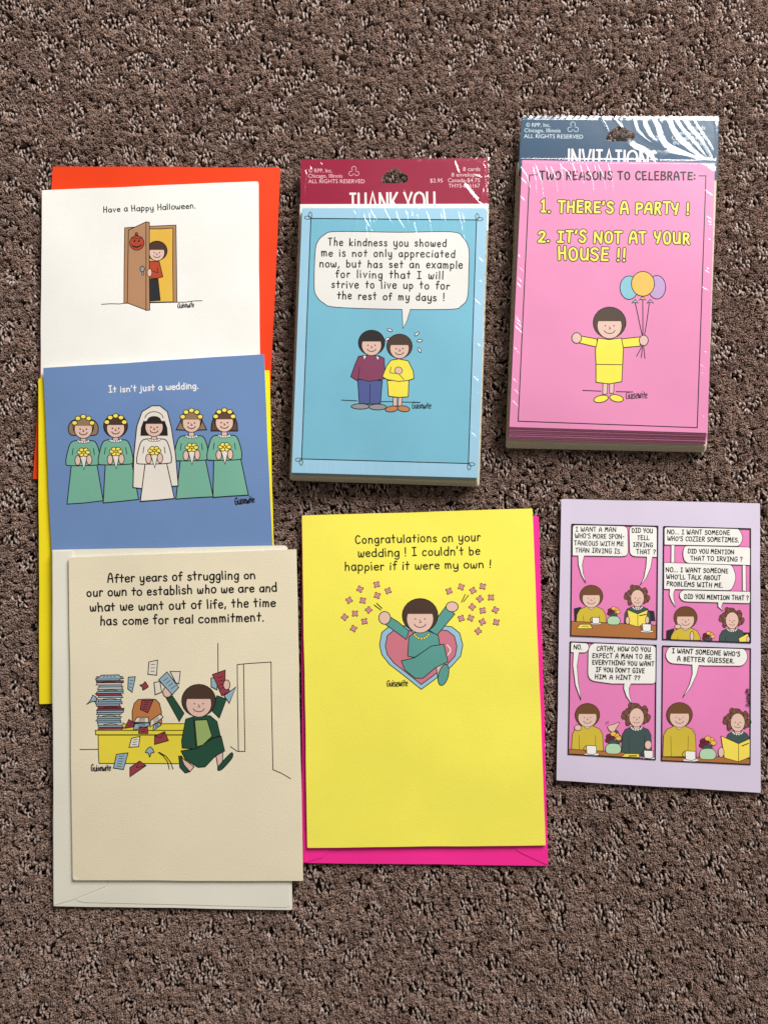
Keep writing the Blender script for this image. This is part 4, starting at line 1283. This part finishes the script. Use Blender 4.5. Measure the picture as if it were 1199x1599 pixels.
for s_, a, b, tt in (('© RPP, Inc.', (148, 163), (415, 163), ta), ('Chicago, Illinois', (130, 222), (527, 224), ta), ('ALL RIGHTS RESERVED', (125, 285), (775, 293), ta),
                     ('8 cards', (800, 190), (990, 193), tb), ('8 envelopes', (660, 247), (985, 252), tb), ('$2.95', (410, 303), (550, 305), tb), ('Canada-$4.75', (622, 303), (980, 308), tb), ('INVS-677101', (640, 360), (985, 366), tb)):
    p.sans(s_, a, b, 44, PBL, tt)
recycle(ta, 665, 172, 62, PBL, .7)
p.text('INVITATIONS', (886, 262), (1024.5, 265), 30, 3.2, HW, font=DECO, jitter=0, cap_ends=False, gap=13)
p.commit('lettering', h, g)
p = Print(Plane(Zi['top'])); lw = 1.3
p.line([t(q) for q in [(214, 325), (178, 326)]] + [t8((122, 750)), t8((1003, 782))] + [t(q) for q in [(1046, 330), (1012, 330)]], 1.6, K)
p.commit('border_print', top, g)
p.text('TWO REASONS TO CELEBRATE:', (228, 347), (994, 350), 39, 2.6, K, t)
YT = INK('letter_yellow', (248, 232, 92))
for s_, a, b, c in (('1. THERE\'S A PARTY !', (234, 508), (964, 518), 54), ("2. IT'S NOT AT YOUR", (222, 654), (966, 664), 54), ('HOUSE !!', (318, 742), (652, 748), 58)):
    st = rnd.getstate(); p.text(s_, a, b, c, 6.0, K, t, gap=18, space=44); rnd.setstate(st); p.text(s_, a, b, c, 3.3, YT, t, gap=18, space=44)
p.commit('lettering', top, g)
BB = INK('balloon_blue', (136, 196, 212)); BY = INK('balloon_orange', (238, 190, 92)); BV = INK('balloon_lilac', (192, 158, 208))
for c, m, kx in ((ell(668, 92, 45, 58), BB, 698), (ell(805, 90, 43, 58), BV, 772), (ell(736, 73, 57, 61), BY, 735)):
    p.fill(c, m, t8, lw); ky = 160 if m is not BY else 145
    p.fill([(kx, ky - 10), (kx - 16, ky + 8), (kx, ky + 4), (kx + 16, ky + 8)], m, t8, lw * .8)
for q in ([(698, 165), (720, 270), (735, 360), (705, 430)], [(735, 150), (736, 250), (735, 360), (728, 436)], [(768, 165), (755, 260), (740, 360), (746, 440)]): p.line(q, lw, K, t8, True)
p.commit('balloons_drawing', top, g)
p.line([(440, 598), (530, 602)], lw, K, t8); p.line([(605, 604), (682, 606)], lw, K, t8)
p.fill(ell(530, 640, 36, 17, rot=-12), YD, t8, lw); p.fill(ell(606, 637, 34, 17, rot=12), YD, t8, lw)
p.fill([(540, 562), (562, 562), (560, 615), (538, 618)], SKIN, t8, lw * .8); p.fill([(572, 562), (594, 562), (592, 612), (572, 612)], SKIN, t8, lw * .8)
p.fill([(430, 330), (510, 345), (510, 385), (425, 365)], YD, t8, lw); p.fill([(630, 345), (722, 335), (722, 380), (630, 388)], YD, t8, lw)
p.fill(ell(410, 340, 24, 26), SKIN, t8, lw); p.fill(ell(740, 352, 22, 26), SKIN, t8, lw)
p.fill([(505, 470), (636, 470), (632, 555), (570, 566), (505, 558)], YD, t8, lw)
p.fill([(515, 340), (570, 348), (630, 340), (640, 390), (636, 472), (505, 470), (502, 400)], YD, t8, lw)
head(p, t8, 572, 272, 66, BRN, lw)
p.commit('party_figure_drawing', top, g)
p.signature((652, 640), (758, 636), 34, 1.4, t8); p.commit('signature', top, g)
rg = []
r = random.Random(33)
for k in range(13):
    x = 822 + k * 11 + r.uniform(-3, 3); l = r.uniform(20, 52); cur = r.uniform(2, 16)
    rg.append(([(x - cur, 254 + r.uniform(0, 6)), (x, 256 + l * .5), (x + cur * .4, 258 + l)], 1.0, r.uniform(.00014, .00024)))
for k in range(18):
    y = r.uniform(275, 660); x = 813 - (y - 255) * .043; l = r.uniform(6, 20)
    rg.append(([(x + 1, y - l * .4), (x + l * .8, y + l * .4)], 1.2, r.uniform(.00012, .0003)))
for k in range(14):
    y = r.uniform(300, 670); x = 1113 - (y - 255) * .028; l = r.uniform(5, 13)
    rg.append(([(x, y + l * .3), (x - l, y - l * .4)], 1.1, r.uniform(.0001, .00026)))
def fold(q, w, sl, t_):
    sl *= .85
    """a flat-sided fold: half-width w in measured pixels, side slope sl"""
    rg.append(([t_(a) for a in q], w, w * .000355 * sl, 'tent'))
for q, w, sl in (([(195, 62), (215, 150), (245, 220), (330, 290), (460, 370)], 5, .25), ([(300, 62), (310, 150), (370, 260), (480, 335), (620, 425)], 8, .24), ([(395, 62), (445, 170), (480, 300), (540, 390), (640, 430)], 9, .24),
               ([(470, 62), (525, 135)], 3, .3), ([(555, 62), (610, 200), (680, 310), (810, 420), (960, 520)], 11, .23), ([(640, 70), (720, 190), (840, 320), (1010, 510)], 7, .25), ([(730, 75), (815, 190), (945, 330), (1030, 490)], 6, .26),
               ([(-20, 65), (40, 130), (70, 180)], 4, .27), ([(40, 62), (60, 100)], 3, .3), ([(95, 62), (120, 100)], 3, .3), ([(850, 80), (905, 170), (1015, 330), (1085, 450)], 3.5, .26), ([(470, 540), (600, 450), (760, 480), (1000, 540)], 14, .22), ([(880, 545), (1000, 590), (1110, 690)], 9, .24),
               ([(150, 350), (200, 400), (300, 440), (420, 520)], 9, .25), ([(1100, 100), (1120, 260), (1100, 420), (1090, 520)], 3, .3)):
    fold(q, w, sl, tb)
q = [(960, 70), (1010, 150), (1040, 210)]
rg.append(([ta(a) for a in q], 1.8, .0011))
for k in range(9):
    x = 800 + k * 33 + r.uniform(-8, 8); rg.append(([(x, 698 + r.uniform(-2, 2)), (x + r.uniform(12, 26), 697 + r.uniform(-2, 2))], 1.2, .0005))
shrink_film(pk, g, [(809.5, 180.5), (1124.5, 181.5), (1105, 709), (786, 703)], .140, .932, (.022, .013), .0070, .01225, .0010, rg, 4)
print('done')
